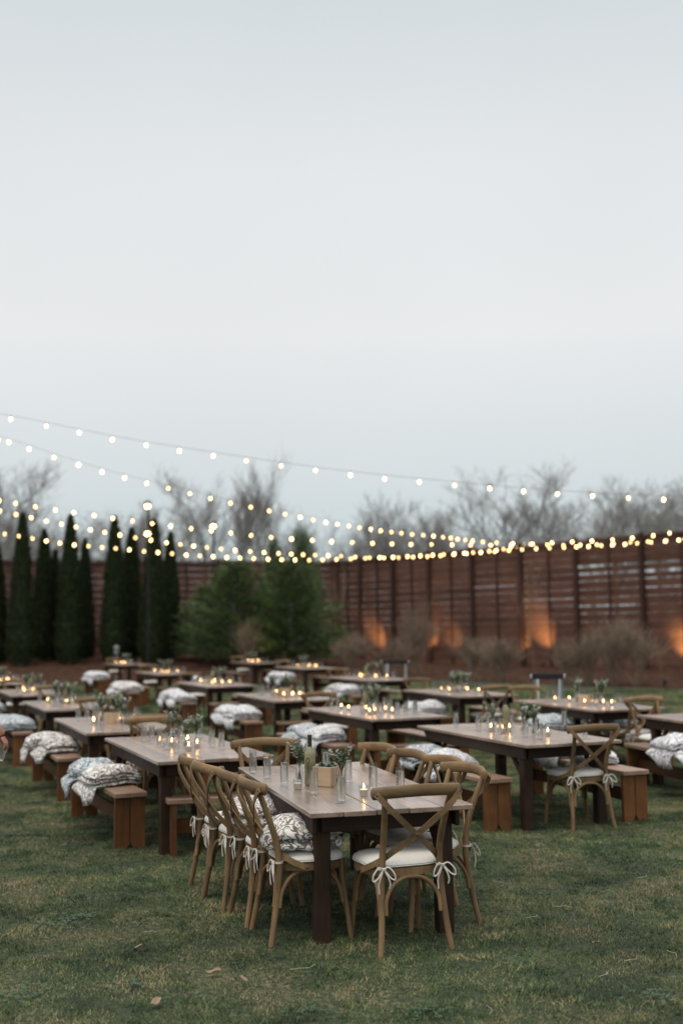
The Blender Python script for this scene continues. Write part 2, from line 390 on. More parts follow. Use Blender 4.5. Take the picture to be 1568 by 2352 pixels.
def patch(n, hmin, hmax, wid, size, seed):
    rs = np.random.RandomState(seed)
    xy = rs.rand(n, 2)*size - size/2
    # thin the blades out in small bare spots
    cl = rs.rand(int(34*size*size), 2)*size - size/2; cr_ = (.03 + .07*rs.rand(len(cl)))
    D2 = ((xy[:, None, :]-cl[None])**2).sum(2)/cr_[None]**2; clump = np.exp(-D2).max(1)
    th = rs.rand(int(9*size*size), 2)*size - size/2; thin = np.exp(-((xy[:, None, :]-th[None])**2).sum(2)/.045**2).max(1)
    keep = rs.rand(n) > thin*.92; xy = xy[keep]; clump = clump[keep]; n = len(xy)
    a = rs.rand(n)*2*pi; h = hmin + (hmax-hmin)*rs.rand(n)**1.6; h = h*(.65+.85*clump); lean = .3 + 1.2*rs.rand(n); la = rs.rand(n)*2*pi
    w = wid*(.6+.8*rs.rand(n))
    base = np.stack([xy[:, 0], xy[:, 1], np.zeros(n)], 1); dx = np.stack([np.cos(a), np.sin(a), np.zeros(n)], 1)*w[:, None]/2
    tip = base + np.stack([np.cos(la)*lean*h, np.sin(la)*lean*h, h], 1)
    v = np.stack([base-dx, base+dx, tip], 1).reshape(-1, 3)
    me = bpy.data.meshes.new('grass_patch'); me.vertices.add(3*n); me.vertices.foreach_set('co', v.ravel())
    me.loops.add(3*n); me.loops.foreach_set('vertex_index', np.arange(3*n, dtype=np.int32))
    me.polygons.add(n); me.polygons.foreach_set('loop_start', np.arange(0, 3*n, 3, dtype=np.int32)); me.polygons.foreach_set('loop_total', np.full(n, 3, dtype=np.int32))
    me.materials.append(gr_m); me.update(); me.validate(); return me
def scatter(name, pts, me, label):
    src = bpy.data.objects.new(name + '_source', me)
    host = bpy.data.meshes.new(name); host.from_pydata(pts, [], []); host.materials.append(gr_m)
    o = bpy.data.objects.new(name, host); COL.objects.link(o)
    ng = bpy.data.node_groups.new(name, 'GeometryNodeTree')
    ng.interface.new_socket('Geometry', in_out='INPUT', socket_type='NodeSocketGeometry'); ng.interface.new_socket('Geometry', in_out='OUTPUT', socket_type='NodeSocketGeometry')
    gi = ng.nodes.new('NodeGroupInput'); go = ng.nodes.new('NodeGroupOutput')
    ip = ng.nodes.new('GeometryNodeInstanceOnPoints'); ob = ng.nodes.new('GeometryNodeObjectInfo'); ob.inputs['Object'].default_value = src
    rv = ng.nodes.new('FunctionNodeRandomValue'); rv.data_type = 'INT'; rv.inputs[4].default_value = 0; rv.inputs[5].default_value = 3
    mt = ng.nodes.new('ShaderNodeMath'); mt.operation = 'MULTIPLY'; mt.inputs[1].default_value = pi/2; cx = ng.nodes.new('ShaderNodeCombineXYZ')
    L = ng.links.new
    L(gi.outputs[0], ip.inputs['Points']); L(ob.outputs['Geometry'], ip.inputs['Instance']); L(rv.outputs[2], mt.inputs[0]); L(mt.outputs[0], cx.inputs[2]); L(cx.outputs[0], ip.inputs['Rotation']); L(ip.outputs[0], go.inputs[0])
    md = o.modifiers.new('scatter', 'NODES'); md.node_group = ng
    return tag(o, label, 'grass', kind='stuff')
near, far = [], []
y = 3.5
while y < 17: 
    x = -(y*.32+2.2)
    x = math.floor(x)
    while x < y*.32+2.2: near.append((x+.5, y+.5, 0)); x += 1
    y += 1
y = 17.5
while y < 43:
    x = -math.floor(y*.33+4)
    while x < y*.33+4:
        if y + 1 < bed_edge(x+1) and y+1 < bed_edge(x-1): far.append((x, y, 0))
        x += 2
    y += 2
scatter('grass', near, patch(12000, .006, .024, .0040, 1.06, 3), 'short patchy lawn grass around the nearer tables')
scatter('grass', far, patch(9000, .015, .05, .009, 2.06, 5), 'smooth green lawn grass around the far tables')
weeds = MB(); rs = random.Random(21)
for (u, v, n_, r_) in ((135, 2128, 60, .16), (175, 2112, 30, .08), (60, 2290, 40, .12), (300, 2270, 30, .1), (1500, 2290, 30, .1), (980, 2330, 40, .12), (1180, 2215, 18, .06), (700, 2330, 26, .09), (1400, 2060, 20, .08)):
    c = spot(u, v, z=0)
    for _ in range(n_):
        q = Vector((c.x+rs.gauss(0, r_*.6), c.y+rs.gauss(0, r_*.6), .014+rs.random()*.012)); a_ = rs.uniform(0, 2*pi)
        for k in range(3):
            d = Vector((cos(a_+k*2.1), sin(a_+k*2.1), rs.uniform(.05, .5))).normalized(); w = Vector((-d.y, d.x, 0))*.007; L_ = rs.uniform(.012, .022)
            weeds.add([q, q+d*L_*.6+w, q+d*L_, q+d*L_*.6-w], [(0, 1, 2, 3)])
tag(weeds.obj('weeds', flat('weed_leaves', (.035, .085, .035), .45, var=.4, scale=50)), 'small broad leaved weeds in the front lawn', 'weeds', kind='stuff')
# straw and dead leaves on the lawn
mb = MB()
straw_m = flat('dry_straw', (.36, .31, .22), .8, var=.2)
for (u, v, L_, a) in ((1480, 2015, .13, .4), (1290, 2082, .12, 2.6), (1225, 2107, .1, .2), (1455, 2205, .12, .3), (1548, 2190, .1, 1.5), (700, 2225, .16, .1), (420, 1992, .08, .3), (150, 1940, .1, .9), (345, 2140, .08, 2.9), (1390, 2240, .09, .5), (1130, 2320, .12, 1.2)):
    p = spot(u, v, z=.035)
    pts = [p + Vector((cos(a+k*.25)*L_*(k-1.5)/3, sin(a+k*.25)*L_*(k-1.5)/3, .006*(k % 2))) for k in range(4)]
    mb.tube(pts, .0016, 4)
tag(mb.obj('straw', straw_m), 'loose dry straws lying on the front lawn', 'straw', kind='stuff')
leaf_m = flat('dead_leaf', (.24, .175, .115), .8, var=.2)
for i, (u, v, sc) in enumerate(((490, 2232, 1.1), (358, 2302, 1.1), (560, 2250, .7), (150, 1796, .9), (1368, 2166, .8), (318, 2175, .6))):
    p = spot(u, v, z=.03); mb = MB(); sc *= .62
    ring = [(.055*sc*cos(k*pi/5)*(1+.15*(k % 2)), .030*sc*sin(k*pi/5)) for k in range(10)]
    vv = [(x, y, .012*sin(x*60)+.008) for x, y in ring] + [(0, 0, 0)] + [(x*.98, y*.98, .012*sin(x*60)+.006) for x, y in ring] + [(0, 0, -.002)]
    mb.add(vv, [(k, (k+1) % 10, 10) for k in range(10)] + [(11+(k+1) % 10, 11+k, 21) for k in range(10)] + [(k, 11+k, 11+(k+1) % 10, (k+1) % 10) for k in range(10)])
    o = mb.obj('dead_leaf', leaf_m, loc=(p.x, p.y, .03)); o.rotation_euler = (0.1, .15, i*1.3)
    tag(o, ['large pale dead leaf on the grass before the front chair', 'tan dead leaf lowest on the front lawn', 'small curled dead leaf beside the large pale one', 'dead leaf on the lawn at the left by the benches', 'brown dead leaf on the open lawn right of the front table', 'small dead leaf in dark grass left of the front chairs'][i], 'leaf', 'dead leaves on the lawn')
# ------------------------------------------------------------------ fences
def fence(name, label, A, B, posts, z1, rows, gaps):
    """A,B: ends (x,y); posts: fractions of major posts; minor battens halfway"""
    A = Vector((*A, 0)); B = Vector((*B, 0)); D = B-A; L = D.length; ang = math.atan2(D.y, D.x)
    F = thing(name, label, 'fence', None, (A.x, A.y, 0), ang)
    nrm = -1      # camera side is local -y
    zb = lambda s: hbed(A.x + D.x*s/L, A.y + D.y*s/L)
    me_p = MB().box((0, 0, (z1+.15)/2), (.17, .17, z1+.15)).mesh('fence_post', fpost_w)
    me_b = MB().box((0, 0, z1/2), (.09, .05, z1)).mesh('batten', fpost_w)
    P = [p*L for p in posts]
    h = (z1-.05)/rows
    cache = {}
    for i in range(len(P)):
        put('fence_post', me_p, F, (P[i], -.13, 0))
        if i+1 < len(P):
            put('batten', me_b, F, ((P[i]+P[i+1])/2, -.062, 0))
            wl = round(P[i+1]-P[i], 3)
            for k in range(rows):
                gp = .006 + (.010*random.random()) + gaps.get((i, k), 0)
                key = (i, round(gp, 2))
                if key not in cache: cache[key] = MB().box((0, 0, 0), (wl-.01, .03, h-gp), bev=.006).mesh('plank', fence_w)
                o = put('plank', cache[key], F, ((P[i]+P[i+1])/2, random.uniform(-.006, .006), .05+h*(k+.5)-gaps.get((i, k), 0)*.3))
                o.rotation_euler = (random.uniform(-.02, .02), random.uniform(-.001, .001), 0)
    MB().box((L*(P[0]/L+P[-1]/L)/2, -.02, z1+.05), (P[-1]-P[0], .2, .06)).obj('top_rail', fence_w, F)
    return F
cor = spot(775, 1290, Y=57.5); rt = spot(1568, 1222, Y=42.2); lf = spot(0, 1287, Y=52.8)
Dv = (rt-cor); 
def frac(u):
    # where the sight line through column u meets the fence line
    p = spot(u, 1446, Y=10); s_ = p.x/p.y
    return (s_*cor.y - cor.x)/(Dv.x - s_*Dv.y)
posts = [frac(u) for u in (770, 832, 908, 991, 1090, 1203, 1330, 1483)] + [1.08, 1.25, 1.43, 1.62]
gaps = {(6, 12): .10, (6, 11): .07, (7, 12): .09, (7, 11): .1, (7, 14): .06, (6, 7): .05, (7, 9): .03, (8, 12): .08, (5, 8): .03, (8, 11): .05, (4, 10): .02}
fence('plank_fence', 'tall red brown horizontal plank fence running along the right side', (cor.x, cor.y), (rt.x, rt.y), posts, 5.15, 16, gaps)
dl = (Vector((lf.x, lf.y, 0)) - Vector((cor.x, cor.y, 0)))
e2 = Vector((cor.x, cor.y, 0)) + dl*2.25
fence('plank_fence', 'tall dark plank fence across the back behind the columnar evergreens', (e2.x, e2.y), (cor.x, cor.y), [i/12 for i in range(13)], 5.15, 16, {})
# ------------------------------------------------------------------ trees
def branch_tree(seed, levels, n0, spread, up, thick, trunk=.22, stems=1, twig=.0012, curve=.25, kids_n=5):
    """unit height skeleton of trunk and limbs; returns MB"""
    rs = random.Random(seed); mb = MB(); tw = MB()
    def grow(p, d, L, r, lev):
        n = 4 if lev < levels-1 else 3
        pts = [p]; q = Vector(p); dd = Vector(d)
        for k in range(n):
            dd = (dd + Vector((rs.uniform(-1, 1), rs.uniform(-1, 1), rs.uniform(-.3, 1)*up))*curve*.5).normalized()
            q = q + dd*(L/n); pts.append(q.copy())
        e = r*.45
        (mb if lev <= 1 else tw).tube(pts, [r+(e-r)*k/n for k in range(n+1)], 5 if lev == 0 else (4 if lev < 3 else 3), cap=False)
        if lev < levels:
            m = kids_n + (1 if lev < 2 else 0)
            for k in range(m):
                t = (.35 if lev == 0 else .2) + (.65 if lev == 0 else .8)*(k+rs.random())/m
                i = min(int(t*n), n-1); f = t*n-i; b0 = pts[i].lerp(pts[i+1], min(f, 1))
                ax = Vector((rs.uniform(-1, 1), rs.uniform(-1, 1), rs.uniform(-.2, .5)))
                nd = (dd*(1-spread) + ax.normalized()*spread + Vector((0, 0, up*.25))).normalized()
                grow(b0, nd, L*rs.uniform(.5, .75)*(1.15-.5*t if lev == 0 else 1), max(twig, r*(.5 if lev else .42)), lev+1)
    for s_ in range(stems):
        a = rs.uniform(0, 2*pi); d = Vector((cos(a)*.18*(stems > 1), sin(a)*.18*(stems > 1), 1)).normalized()
        grow(Vector((cos(a)*.02*(stems > 1), sin(a)*.02*(stems > 1), 0)), d, n0, thick, 0)
    return mb, tw
def tree_kind(seed, mat, name, cat, **kw):
    def make():
        mb, tw = branch_tree(seed, **kw)
        mz = max(v[2] for v in mb.v + tw.v)
        for q in (mb, tw): q.v = [(x/mz, y/mz, z/mz) for x, y, z in q.v]
        o = thing(name, None, cat)
        mb.obj('trunk', mat, o, True); tw.obj('crown', mat, o)
        return o
    return Kind(make)
TK = [tree_kind(s, bark, 'bare_tree', 'tree', levels=5, n0=.5, spread=sp, up=u_, thick=.0125, kids_n=4, twig=.00085, curve=.18) for s, sp, u_ in ((11, .48, .6), (23, .55, .45), (37, .42, .75), (51, .58, .35))]
ORD = 'first second third fourth fifth sixth seventh eighth ninth tenth eleventh twelfth thirteenth fourteenth fifteenth sixteenth seventeenth eighteenth nineteenth twentieth twenty-first twenty-second twenty-third twenty-fourth twenty-fifth twenty-sixth twenty-seventh twenty-eighth twenty-ninth thirtieth thirty-first thirty-second thirty-third thirty-fourth thirty-fifth'.split()
TL = [(555, 1018, 95, 2, .8), (478, 1062, 95, 1, .8), (606, 1080, 100, 0, .6), (-5, 1035, 80, 1, .9), (45, 1140, 90, 2, 1), (100, 1165, 100, 0, 1.2), (168, 1150, 105, 1, 1.1), (285, 1138, 100, 2, 1), (332, 1120, 108, 0, .9), (392, 1160, 110, 1, 1),
      (705, 1165, 100, 0, 1.1), (822, 1135, 92, 3, .9), (852, 1118, 92, 0, .9), (905, 1150, 96, 2, 1), (955, 1130, 92, 1, .9), (1005, 1150, 90, 0, 1), (1052, 1155, 96, 3, 1.1), (1180, 1058, 88, 1, 1.0), (1215, 1060, 92, 3, .8),
      (1352, 1140, 86, 3, 1.1), (1408, 1082, 80, 0, 1), (1455, 1085, 80, 1, 1), (1508, 1110, 78, 2, 1), (1562, 1050, 74, 3, .9), (1600, 1090, 76, 0, 1), (-60, 1090, 82, 2, 1), (1660, 1120, 80, 1, 1)]
for i, (u, v, Y, k, wd) in enumerate(TL):
    p = spot(u, v, Y=Y)
    pos = 'left part' if u < 450 else ('middle' if u < 1000 else 'right part')
    lab = {555: 'tallest bare winter tree behind the back fence, above the pines', 478: 'bare rounded tree just beside the tallest bare tree', -5: 'tall bare tree cut by the left edge of the photo', 1180: 'bare leaning tree with wide crown behind the right fence', 1408: 'dark spreading bare tree behind the right fence, left of its pair', 1455: 'dark spreading bare tree behind the right fence, right of its pair', 1562: 'tall bare tree cut by the right edge of the photo', 852: 'dense dark bare tree behind the fence corner'}.get(u, 'blurred grey bare tree in the ' + pos + ' of the tree line, ' + ORD[sorted(q[0] for q in TL).index(u)] + ' from the left')
    o = TK[k](lab, 'bare trees beyond the fence', (p.x, p.y, 0), i*1.7)
    s_ = p.z*(.95 if lab.startswith('blurred') else 1); o.scale = (s_*wd*1.15, s_*wd*1.15, s_)
# low brush mass at the foot of the tree line
mb = MB(); rs = random.Random(5)
for i in range(1200):
    x = rs.uniform(-34, 34); y = rs.uniform(66, 84); h = rs.uniform(2.5, 7.2)
    a = rs.uniform(0, 2*pi); q = Vector((x, y, 0)); d = Vector((rs.uniform(-.25, .25), rs.uniform(-.2, .2), 1))
    pts = [q, q+d*h*.4+Vector((rs.uniform(-.4, .4), 0, 0)), q+d*h*.75+Vector((rs.uniform(-.8, .8), 0, 0)), q+d*h+Vector((rs.uniform(-1.2, 1.2), 0, 0))]
    mb.tube(pts, [.05, .035, .02, .008], 3, cap=False)
tag(mb.obj('undergrowth', bark), 'grey brown thicket of bare stems behind the fences', 'undergrowth', kind='stuff')
# columnar evergreens
def columnar(seed):
    def make():
        rs = random.Random(seed); o = thing('columnar_evergreen', None, 'tree')
        H = 1.0; core = MB(); n = 18; prof = []
        rad = lambda t: .098*((1-t)**.62)*(1-.35*max(0, .12-t)/.12) + .004
        for k in range(n+1):
            t = k/n; prof.append((rad(t)*.78, .02 + t*.94))
        core.lathe(prof, 10)
        MB().tube([(0, 0, 0), (0, 0, .12)], .018, 6).obj('trunk', bark, o)
        lf_ = MB()
        for i in range(6500):
            t = rs.random()**1.15; a = rs.uniform(0, 2*pi); lump = 1 + .30*noise.noise(Vector((cos(a)*3, sin(a)*3, t*14+seed)))
            rr = rad(t)*rs.uniform(.72, 1.06)*lump
            p = Vector((cos(a)*rr, sin(a)*rr, .02+t*.97)); s_ = rs.uniform(.008, .02)
            d = Vector((cos(a)*.5, sin(a)*.5, 1)).normalized(); w = Vector((-sin(a), cos(a), 0))
            w = (w + Vector((cos(a), sin(a), 0))*rs.uniform(-.8, .8)).normalized()*s_*.35
            lf_.add([p-w, p+w, p+w*.7+d*s_, p-w*.7+d*s_*1.2], [(0, 1, 2, 3)])
        m = core.mesh('crown', arb_m); 
        k0 = len(core.v); lf_.add(core.v, core.f); lf_.obj('crown', arb_m, o)
        return o
    return Kind(make)
CK = [columnar(1), columnar(9)]
for i, (u, v, Y, wd) in enumerate(((-6, 1250, 49, 1.04), (53, 1178, 48, 1.1), (103, 1216, 50, 1.04), (128, 1262, 50.5, .8), (163, 1183, 48.5, 1.1), (196, 1236, 50.5, .88), (264, 1186, 48.5, 1.1), (303, 1212, 50.3, 1.14), (354, 1193, 48, 1.16), (392, 1222, 50.5, .98))):
    p = spot(u, v, Y=Y); z0 = hbed(p.x, p.y)
    lab = ['columnar evergreen cut by the left edge', 'tallest columnar evergreen at far left', 'dark columnar evergreen, third from the left edge', 'narrow short columnar evergreen half hidden behind its neighbours', 'columnar evergreen with pointed top, fifth from the left edge', 'slim columnar evergreen right of the fifth one', 'pointed columnar evergreen left of the lamp post pair', 'blunt dark columnar evergreen just left of the tall lamp post', 'wide columnar evergreen just right of the tall lamp post', 'rightmost columnar evergreen of the row'][i]
    o = CK[i % 2](lab, 'columnar evergreens along the back fence', (p.x, p.y, z0), i*1.1)
    h = p.z-z0; o.scale = (5.8*wd, 5.8*wd, h)
# loose pines in the corner
def pine(seed, dens):
    def make():
        rs = random.Random(seed); o = thing('pine_tree', None, 'tree')
        tr = MB(); tr.tube([(0, 0, 0), (.01, 0, .5), (0, .01, .97)], [.022, .014, .003], 6); nd = MB()
        for i in range(dens):
            t = .06 + .92*((i+rs.random())/dens); a = i*2.4 + rs.uniform(-.4, .4)
            L = (.44*(1-t)**.75 + .05)*rs.uniform(.65, 1.08); el = .15 + .65*t + rs.uniform(-.1, .15)
            pts = [Vector((0, 0, t*.97))]; 
            for k in range(1, 6):
                f = k/5; pts.append(Vector((cos(a)*L*f*cos(el), sin(a)*L*f*cos(el), t*.97 + L*f*sin(el)*.8 + .05*f*f - .10*L*f)))
            tr.tube(pts, [.005, .004, .003, .0025, .002, .001], 3, cap=False)
            for k in range(int(100*L/.3)):
                f = rs.uniform(.18, 1.03); q = pts[0].lerp(pts[-1], f); q += Vector((rs.gauss(0, .018), rs.gauss(0, .018), rs.gauss(0, .016)))
                d = (Vector((cos(a), sin(a), .35)) + Vector((rs.uniform(-1, 1), rs.uniform(-1, 1), rs.uniform(-.5, .9)))*.75).normalized()
                s_ = rs.uniform(.022, .045); w = d.cross(Vector((rs.uniform(-1, 1), rs.uniform(-1, 1), 1))).normalized()*s_*.13
                nd.add([q-w, q+w, q+d*s_], [(0, 1, 2)]); w2 = d.cross(w).normalized()*s_*.13; nd.add([q-w2, q+w2, q+d*s_*.9], [(0, 1, 2)])
        tr.obj('trunk', bark, o); nd.obj('crown', pine_m, o); return o
    return Kind(make)
PK = [pine(3, 110), pine(8, 110)]
for i, (u, v, Y, wd, k) in enumerate(((694, 1222, 49, .62, 0), (628, 1246, 50, .62, 1), (540, 1292, 47.5, 1.6, 1), (478, 1345, 50, 1.6, 0), (668, 1290, 47, 1.6, 1))):
    p = spot(u, v, Y=Y); z0 = hbed(p.x, p.y)
    o = PK[k](['tallest light green pine in the fence corner', 'dark pine behind the tallest one in the fence corner', 'broad soft pine left of the tallest one', 'low dark pine at the left end of the corner group', 'broad bright green pine in front of the tallest one'][i], 'pines in the fence corner', (p.x, p.y, z0), i*2.1)
    h = p.z-z0; o.scale = (h*wd*.95, h*wd*.95, h)
# bare shrubs and saplings before the fence
SK = [tree_kind(s, m_, 'bare_shrub', 'shrub', levels=3, n0=.55, spread=.42, up=.55, thick=.008, stems=st+3, kids_n=4, twig=.0016, curve=.55) for s, m_, st in ((4, bark2, 7), (6, bark3, 9), (15, bark3, 6))]
for i, (u, v, Y, k, wd, lab) in enumerate(((572, 1405, 43.5, 0, .55, 'tan multi-stemmed bare shrub before the pines'), (800, 1440, 43, 1, 1.3, 'bare brown shrub right of the pines'), (905, 1445, 42, 2, 1.3, 'bare shrub behind the orange uplight glow'), (955, 1380, 42, 1, .7, 'tall thin bare shrub left of the orange fence post'), (1085, 1440, 38, 2, 1.4, 'low tangled shrub in the middle of the right bed'), (1150, 1450, 37, 1, 1.4, 'rounded twiggy shrub left of the thin sapling'), (1345, 1430, 35, 2, 1.3, 'bare shrub before the fence post near the pale-legged stand'), (1400, 1400, 34.5, 1, 1.2, 'large twiggy shrub at right in the bed'), (1455, 1425, 34, 2, 1.3, 'brown twiggy shrub nearest the right edge'), (1310, 1470, 35, 1, 1.4, 'low brown shrub between the sapling and the large twiggy shrub'))):
    p = spot(u, v, Y=Y); z0 = hbed(p.x, p.y); o = SK[k](lab, 'bare shrubs before the fence', (p.x, p.y, z0), i)
    h = p.z-z0; o.scale = (h*wd, h*wd, h)
SP = tree_kind(77, bark2, 'bare_sapling', 'tree', levels=3, n0=.8, spread=.35, up=.9, thick=.008, kids_n=4, twig=.0018)
for i, (u, v, Y, lab) in enumerate(((1218, 1270, 38, 'thin pale bare sapling before the orange lit fence panel'), (965, 1350, 42, 'thin bare sapling left of the orange fence post'), (770, 1290, 48, 'thin bare sapling at the fence corner'), (1512, 1480, 33, 'short bare sapling beside the garden spotlight at right'))):
    p = spot(u, v, Y=Y); z0 = hbed(p.x, p.y); o = SP(lab, 'saplings in the mulch bed', (p.x, p.y, z0), i); h = p.z-z0; o.scale = (h*.7, h*.7, h)
# ------------------------------------------------------------------ string lights
bulb_mes = [MB().lathe([(.006, -.122), (.022, -.116), (.034, -.097), (.036, -.080), (.030, -.056), (.017, -.034)], 10).mesh('bulb', m_, True) for m_ in bulb_ms]
sock_me = MB().lathe([(.014, -.034), (.016, -.03), (.016, .004), (.006, .012)], 8).mesh('socket', black, True)
def string(label, pts, spacing, size=1.0):
    P = catmull([spot(u, v, Y=Y) for u, v, Y in pts], 24)
    S = thing('string_lights', label, 'string lights', 'strings of warm bulbs')
    MB().tube([p + Vector((0, 0, .015)) for p in P], .003, 4).obj('cable', cable_m, S)
    d = spacing*.5; acc = 0; last = P[0]
    for p in P[1:]:
        seg = (p-last).length
        while acc + seg >= d:
            f = (d-acc)/seg if seg > 1e-9 else 0; q = last.lerp(p, f)
            o = put('bulb', random.choice(bulb_mes), S, q); put('socket', sock_me, o); z_ = size*random.uniform(.94, 1.06); o.scale = (z_, z_, z_); o.rotation_euler = (random.uniform(-.16, .16), random.uniform(-.16, .16), 0)
            d += spacing*random.uniform(.96, 1.04)
        acc += seg; last = p
dy = 12  # the bulbs hang a little below the cable
string('highest string of bulbs crossing the whole sky', [(-620, 838, 18.2), (-150, 925, 19.2), (57, 962, 20), (294, 1009, 20), (535, 1047, 20.1), (777, 1081, 20.2), (1020, 1106, 20.2), (1265, 1127, 20.1), (1508, 1140, 20), (1700, 1143, 20)], .61, .68)
string('second string of bulbs, falling steeply from the left to the middle', [(-420, 850, 20.5), (-90, 980, 22), (27, 1011, 24.5), (156, 1054, 25.5), (280, 1090, 26.5), (400, 1119, 27.5), (512, 1146, 28.5), (623, 1169, 29.5), (724, 1190, 31), (824, 1207, 33), (920, 1220, 35), (1014, 1229, 37), (1099, 1240, 39.5), (1199, 1245, 40), (1337, 1248, 39), (1444, 1242, 38), (1554, 1236, 37), (1650, 1228, 36)], .61, .8)
string('third string of bulbs, shallow and rising again at the right', [(-420, 1070, 33), (-60, 1133, 34), (57, 1155, 35), (197, 1176, 35), (337, 1196, 35), (475, 1213, 35), (613, 1228, 35), (751, 1238, 35), (892, 1244, 35), (1029, 1246, 35), (1170, 1247, 34.5), (1296, 1240, 34.5), (1390, 1236, 34), (1483, 1227, 34), (1568, 1215, 33), (1660, 1205, 33)], .61, .9)
string('fourth string of bulbs, just above the lowest one', [(-420, 1075, 37), (-60, 1155, 39), (30, 1175, 39.5), (147, 1200, 40.5), (259, 1221, 41.5), (377, 1241, 42), (478, 1253, 43), (573, 1262, 43.5), (663, 1268, 44), (760, 1272, 45), (860, 1277, 45), (960, 1275, 45), (1050, 1269, 45.5), (1130, 1263, 45.5), (1205, 1257, 45), (1320, 1252, 44), (1450, 1244, 42), (1600, 1232, 40)], .56, 1.0)
string('lowest string of bulbs, dense and sagging over the back fence', [(-420, 1150, 42), (-60, 1215, 43.5), (20, 1223, 44), (147, 1244, 44), (274, 1256, 44), (404, 1268, 44.5), (532, 1276, 44.5), (660, 1281, 44.5), (755, 1281, 44.5), (850, 1277, 44.5), (950, 1273, 44.5), (1050, 1267, 45.5), (1128, 1261, 47), (1205, 1247, 49)], .54, 1.05)
# lamp posts
def lamp_post(u, tops, Y, label):
    p = spot(u, tops[0], Y=Y); o = thing('lamp_post', label, 'lamp post', None, (p.x, p.y, hbed(p.x, p.y)))
    z0 = hbed(p.x, p.y)
    MB().box((0, 0, (p.z-z0)/2), (.08, .08, p.z-z0)).obj('post', blackm, o)
    for i, v in enumerate(tops):
        q = spot(u, v, Y=Y-.2); MB().lathe([(.02, .12), (.10, .10), (.17, 0), (.15, -.02)], 12).obj('lamp_shade', black, o, True, (0, -.2, q.z-z0+.1))
        MB().lathe([(.02, -.08), (.08, -.05), (.11, 0), (.08, .05), (.02, .08)], 12).obj('lamp_bulb', lamp_m, o, True, (0, -.2, q.z-z0-.02))
lamp_post(341, (1162, 1225), 46.6, 'tall wooden post with two glowing warm lamps among the columnar evergreens')
lamp_post(491, (1208,), 51.5, 'wooden lamp post with one glowing lamp behind the pines')
# ------------------------------------------------------------------ uplights on the fence
def uplight(u, v, Y, label, power, tgt, size=42):
    p = spot(u, v, Y=Y); z0 = hbed(p.x, p.y)
    o = thing('garden_spotlight', label, 'spotlight', 'uplights in the bed', (p.x, p.y, z0))
    MB().lathe([(.012, -.1), (.012, .12)], 6).obj('stake', blackm, o)
    q = spot(*tgt); d = (q - Vector((p.x, p.y, z0+.18))); 
    rot = Vector((0, 0, 1)).rotation_difference(d)
    h = MB().lathe([(.03, -.07), (.055, -.05), (.06, .06)], 10).obj('lamp_head', blackm, o, True, (0, 0, .18)); h.rotation_mode = 'QUATERNION'; h.rotation_quaternion = rot
    MB().lathe([(.001, .0605), (.05, .062)], 10).obj('lens', lens_m, h)
    ld = bpy.data.lights.new('uplight', 'SPOT'); ld.energy = power*.75; ld.color = (1, .66, .26); ld.spot_size = radians(size); ld.spot_blend = 1.0; ld.shadow_soft_size = .05
    lo = bpy.data.objects.new('lamp_beam', ld); COL.objects.link(lo); lo.parent = h; lo.location = (0, 0, .08); lo.rotation_euler = (pi, 0, 0)
def fy(u): 
    f = frac(u); return cor.y + Dv.y*f
for u, v, dvv, pw, lab in ((868, 1495, 1462, 620, 'garden spotlight throwing the strong orange glow left of the fence middle'), (990, 1495, 1430, 420, 'garden spotlight below the orange lit fence post'), (1040, 1505, 1462, 330, 'garden spotlight behind the low shrubs right of the orange post'), (1203, 1520, 1450, 300, 'garden spotlight at the foot of the fence beside the pale sapling'), (1247, 1530, 1450, 1100, 'garden spotlight throwing the orange panel glow right of the sapling'), (1578, 1548, 1480, 1300, 'garden spotlight at the right edge lighting the last panel')):
    Yf = fy(u); uplight(u, v, Yf-(.55 if u in (990, 1203) else 1.35), lab, pw, (u, dvv, None, Yf-.05), 46)
uplight(590, 1500, 43.5, 'garden spotlight under the tan shrub before the pines', 120, (600, 1410, None, 46), 60)
uplight(1522, 1500, 33.0, 'small garden spotlight on a stake at the right edge of the bed', 40, (1535, 1440, None, 36), 50)
p = spot(268, 1478, Y=42.5); o = thing('path_lantern', 'pale small path lantern before the columnar evergreens', 'lantern', None, (p.x, p.y, hbed(p.x, p.y)))
MB().lathe([(.03, 0), (.03, .95)], 8).obj('post', lant_m, o); MB().lathe([(.05, .95), (.09, .98), (.09, 1.2), (.12, 1.22), (.02, 1.30)], 10).obj('lantern_head', lant_m, o)
# ------------------------------------------------------------------ furniture kinds
TH, TW, TL_ = .765, .98, 2.33
def make_table():
    o = thing('farm_table', None, 'table'); rs = random.Random(2)
    w = TW/5
    for i in range(5):
        off = (.006, -.010, .004, -.004, .008)[i]
        MB().box((0, 0, 0), (w-.005, TL_+off, .030), bev=.004).obj('plank', top_w, o, loc=(-TW/2+w*(i+.5), off*.5, TH-.015+(.0012, 0, .0016, -.0006, .001)[i]))
    for y in (-1, 1): MB().box((0, 0, 0), (TW-.2, .025, .105)).obj('apron', dk_x, o, loc=(0, y*(TL_/2-.16), TH-.084))
    for x in (-1, 1): MB().box((0, 0, 0), (.025, TL_-.24, .105)).obj('apron', dk_y, o, loc=(x*(TW/2-.055), 0, TH-.084))
    lg = MB().box((0, 0, (TH-.032)/2), (.094, .094, TH-.032), bev=.006).mesh('leg', dk_z)
    for x in (-1, 1):
        for y in (-1, 1): put('leg', lg, o, (x*(TW/2-.115), y*(TL_/2-.225), 0))
    br = MB(); br.box((0, 0, 0), (.03, .30, .045), tilt=Matrix.Rotation(radians(45), 3, 'X')); bm_ = br.mesh('brace', dk_y)
    for x in (-1, 1):
        for y in (-1, 1): c = put('brace', bm_, o, (x*(TW/2-.115), y*(TL_/2-.36), TH-.235)); c.scale = (1, -y, 1)
    return o
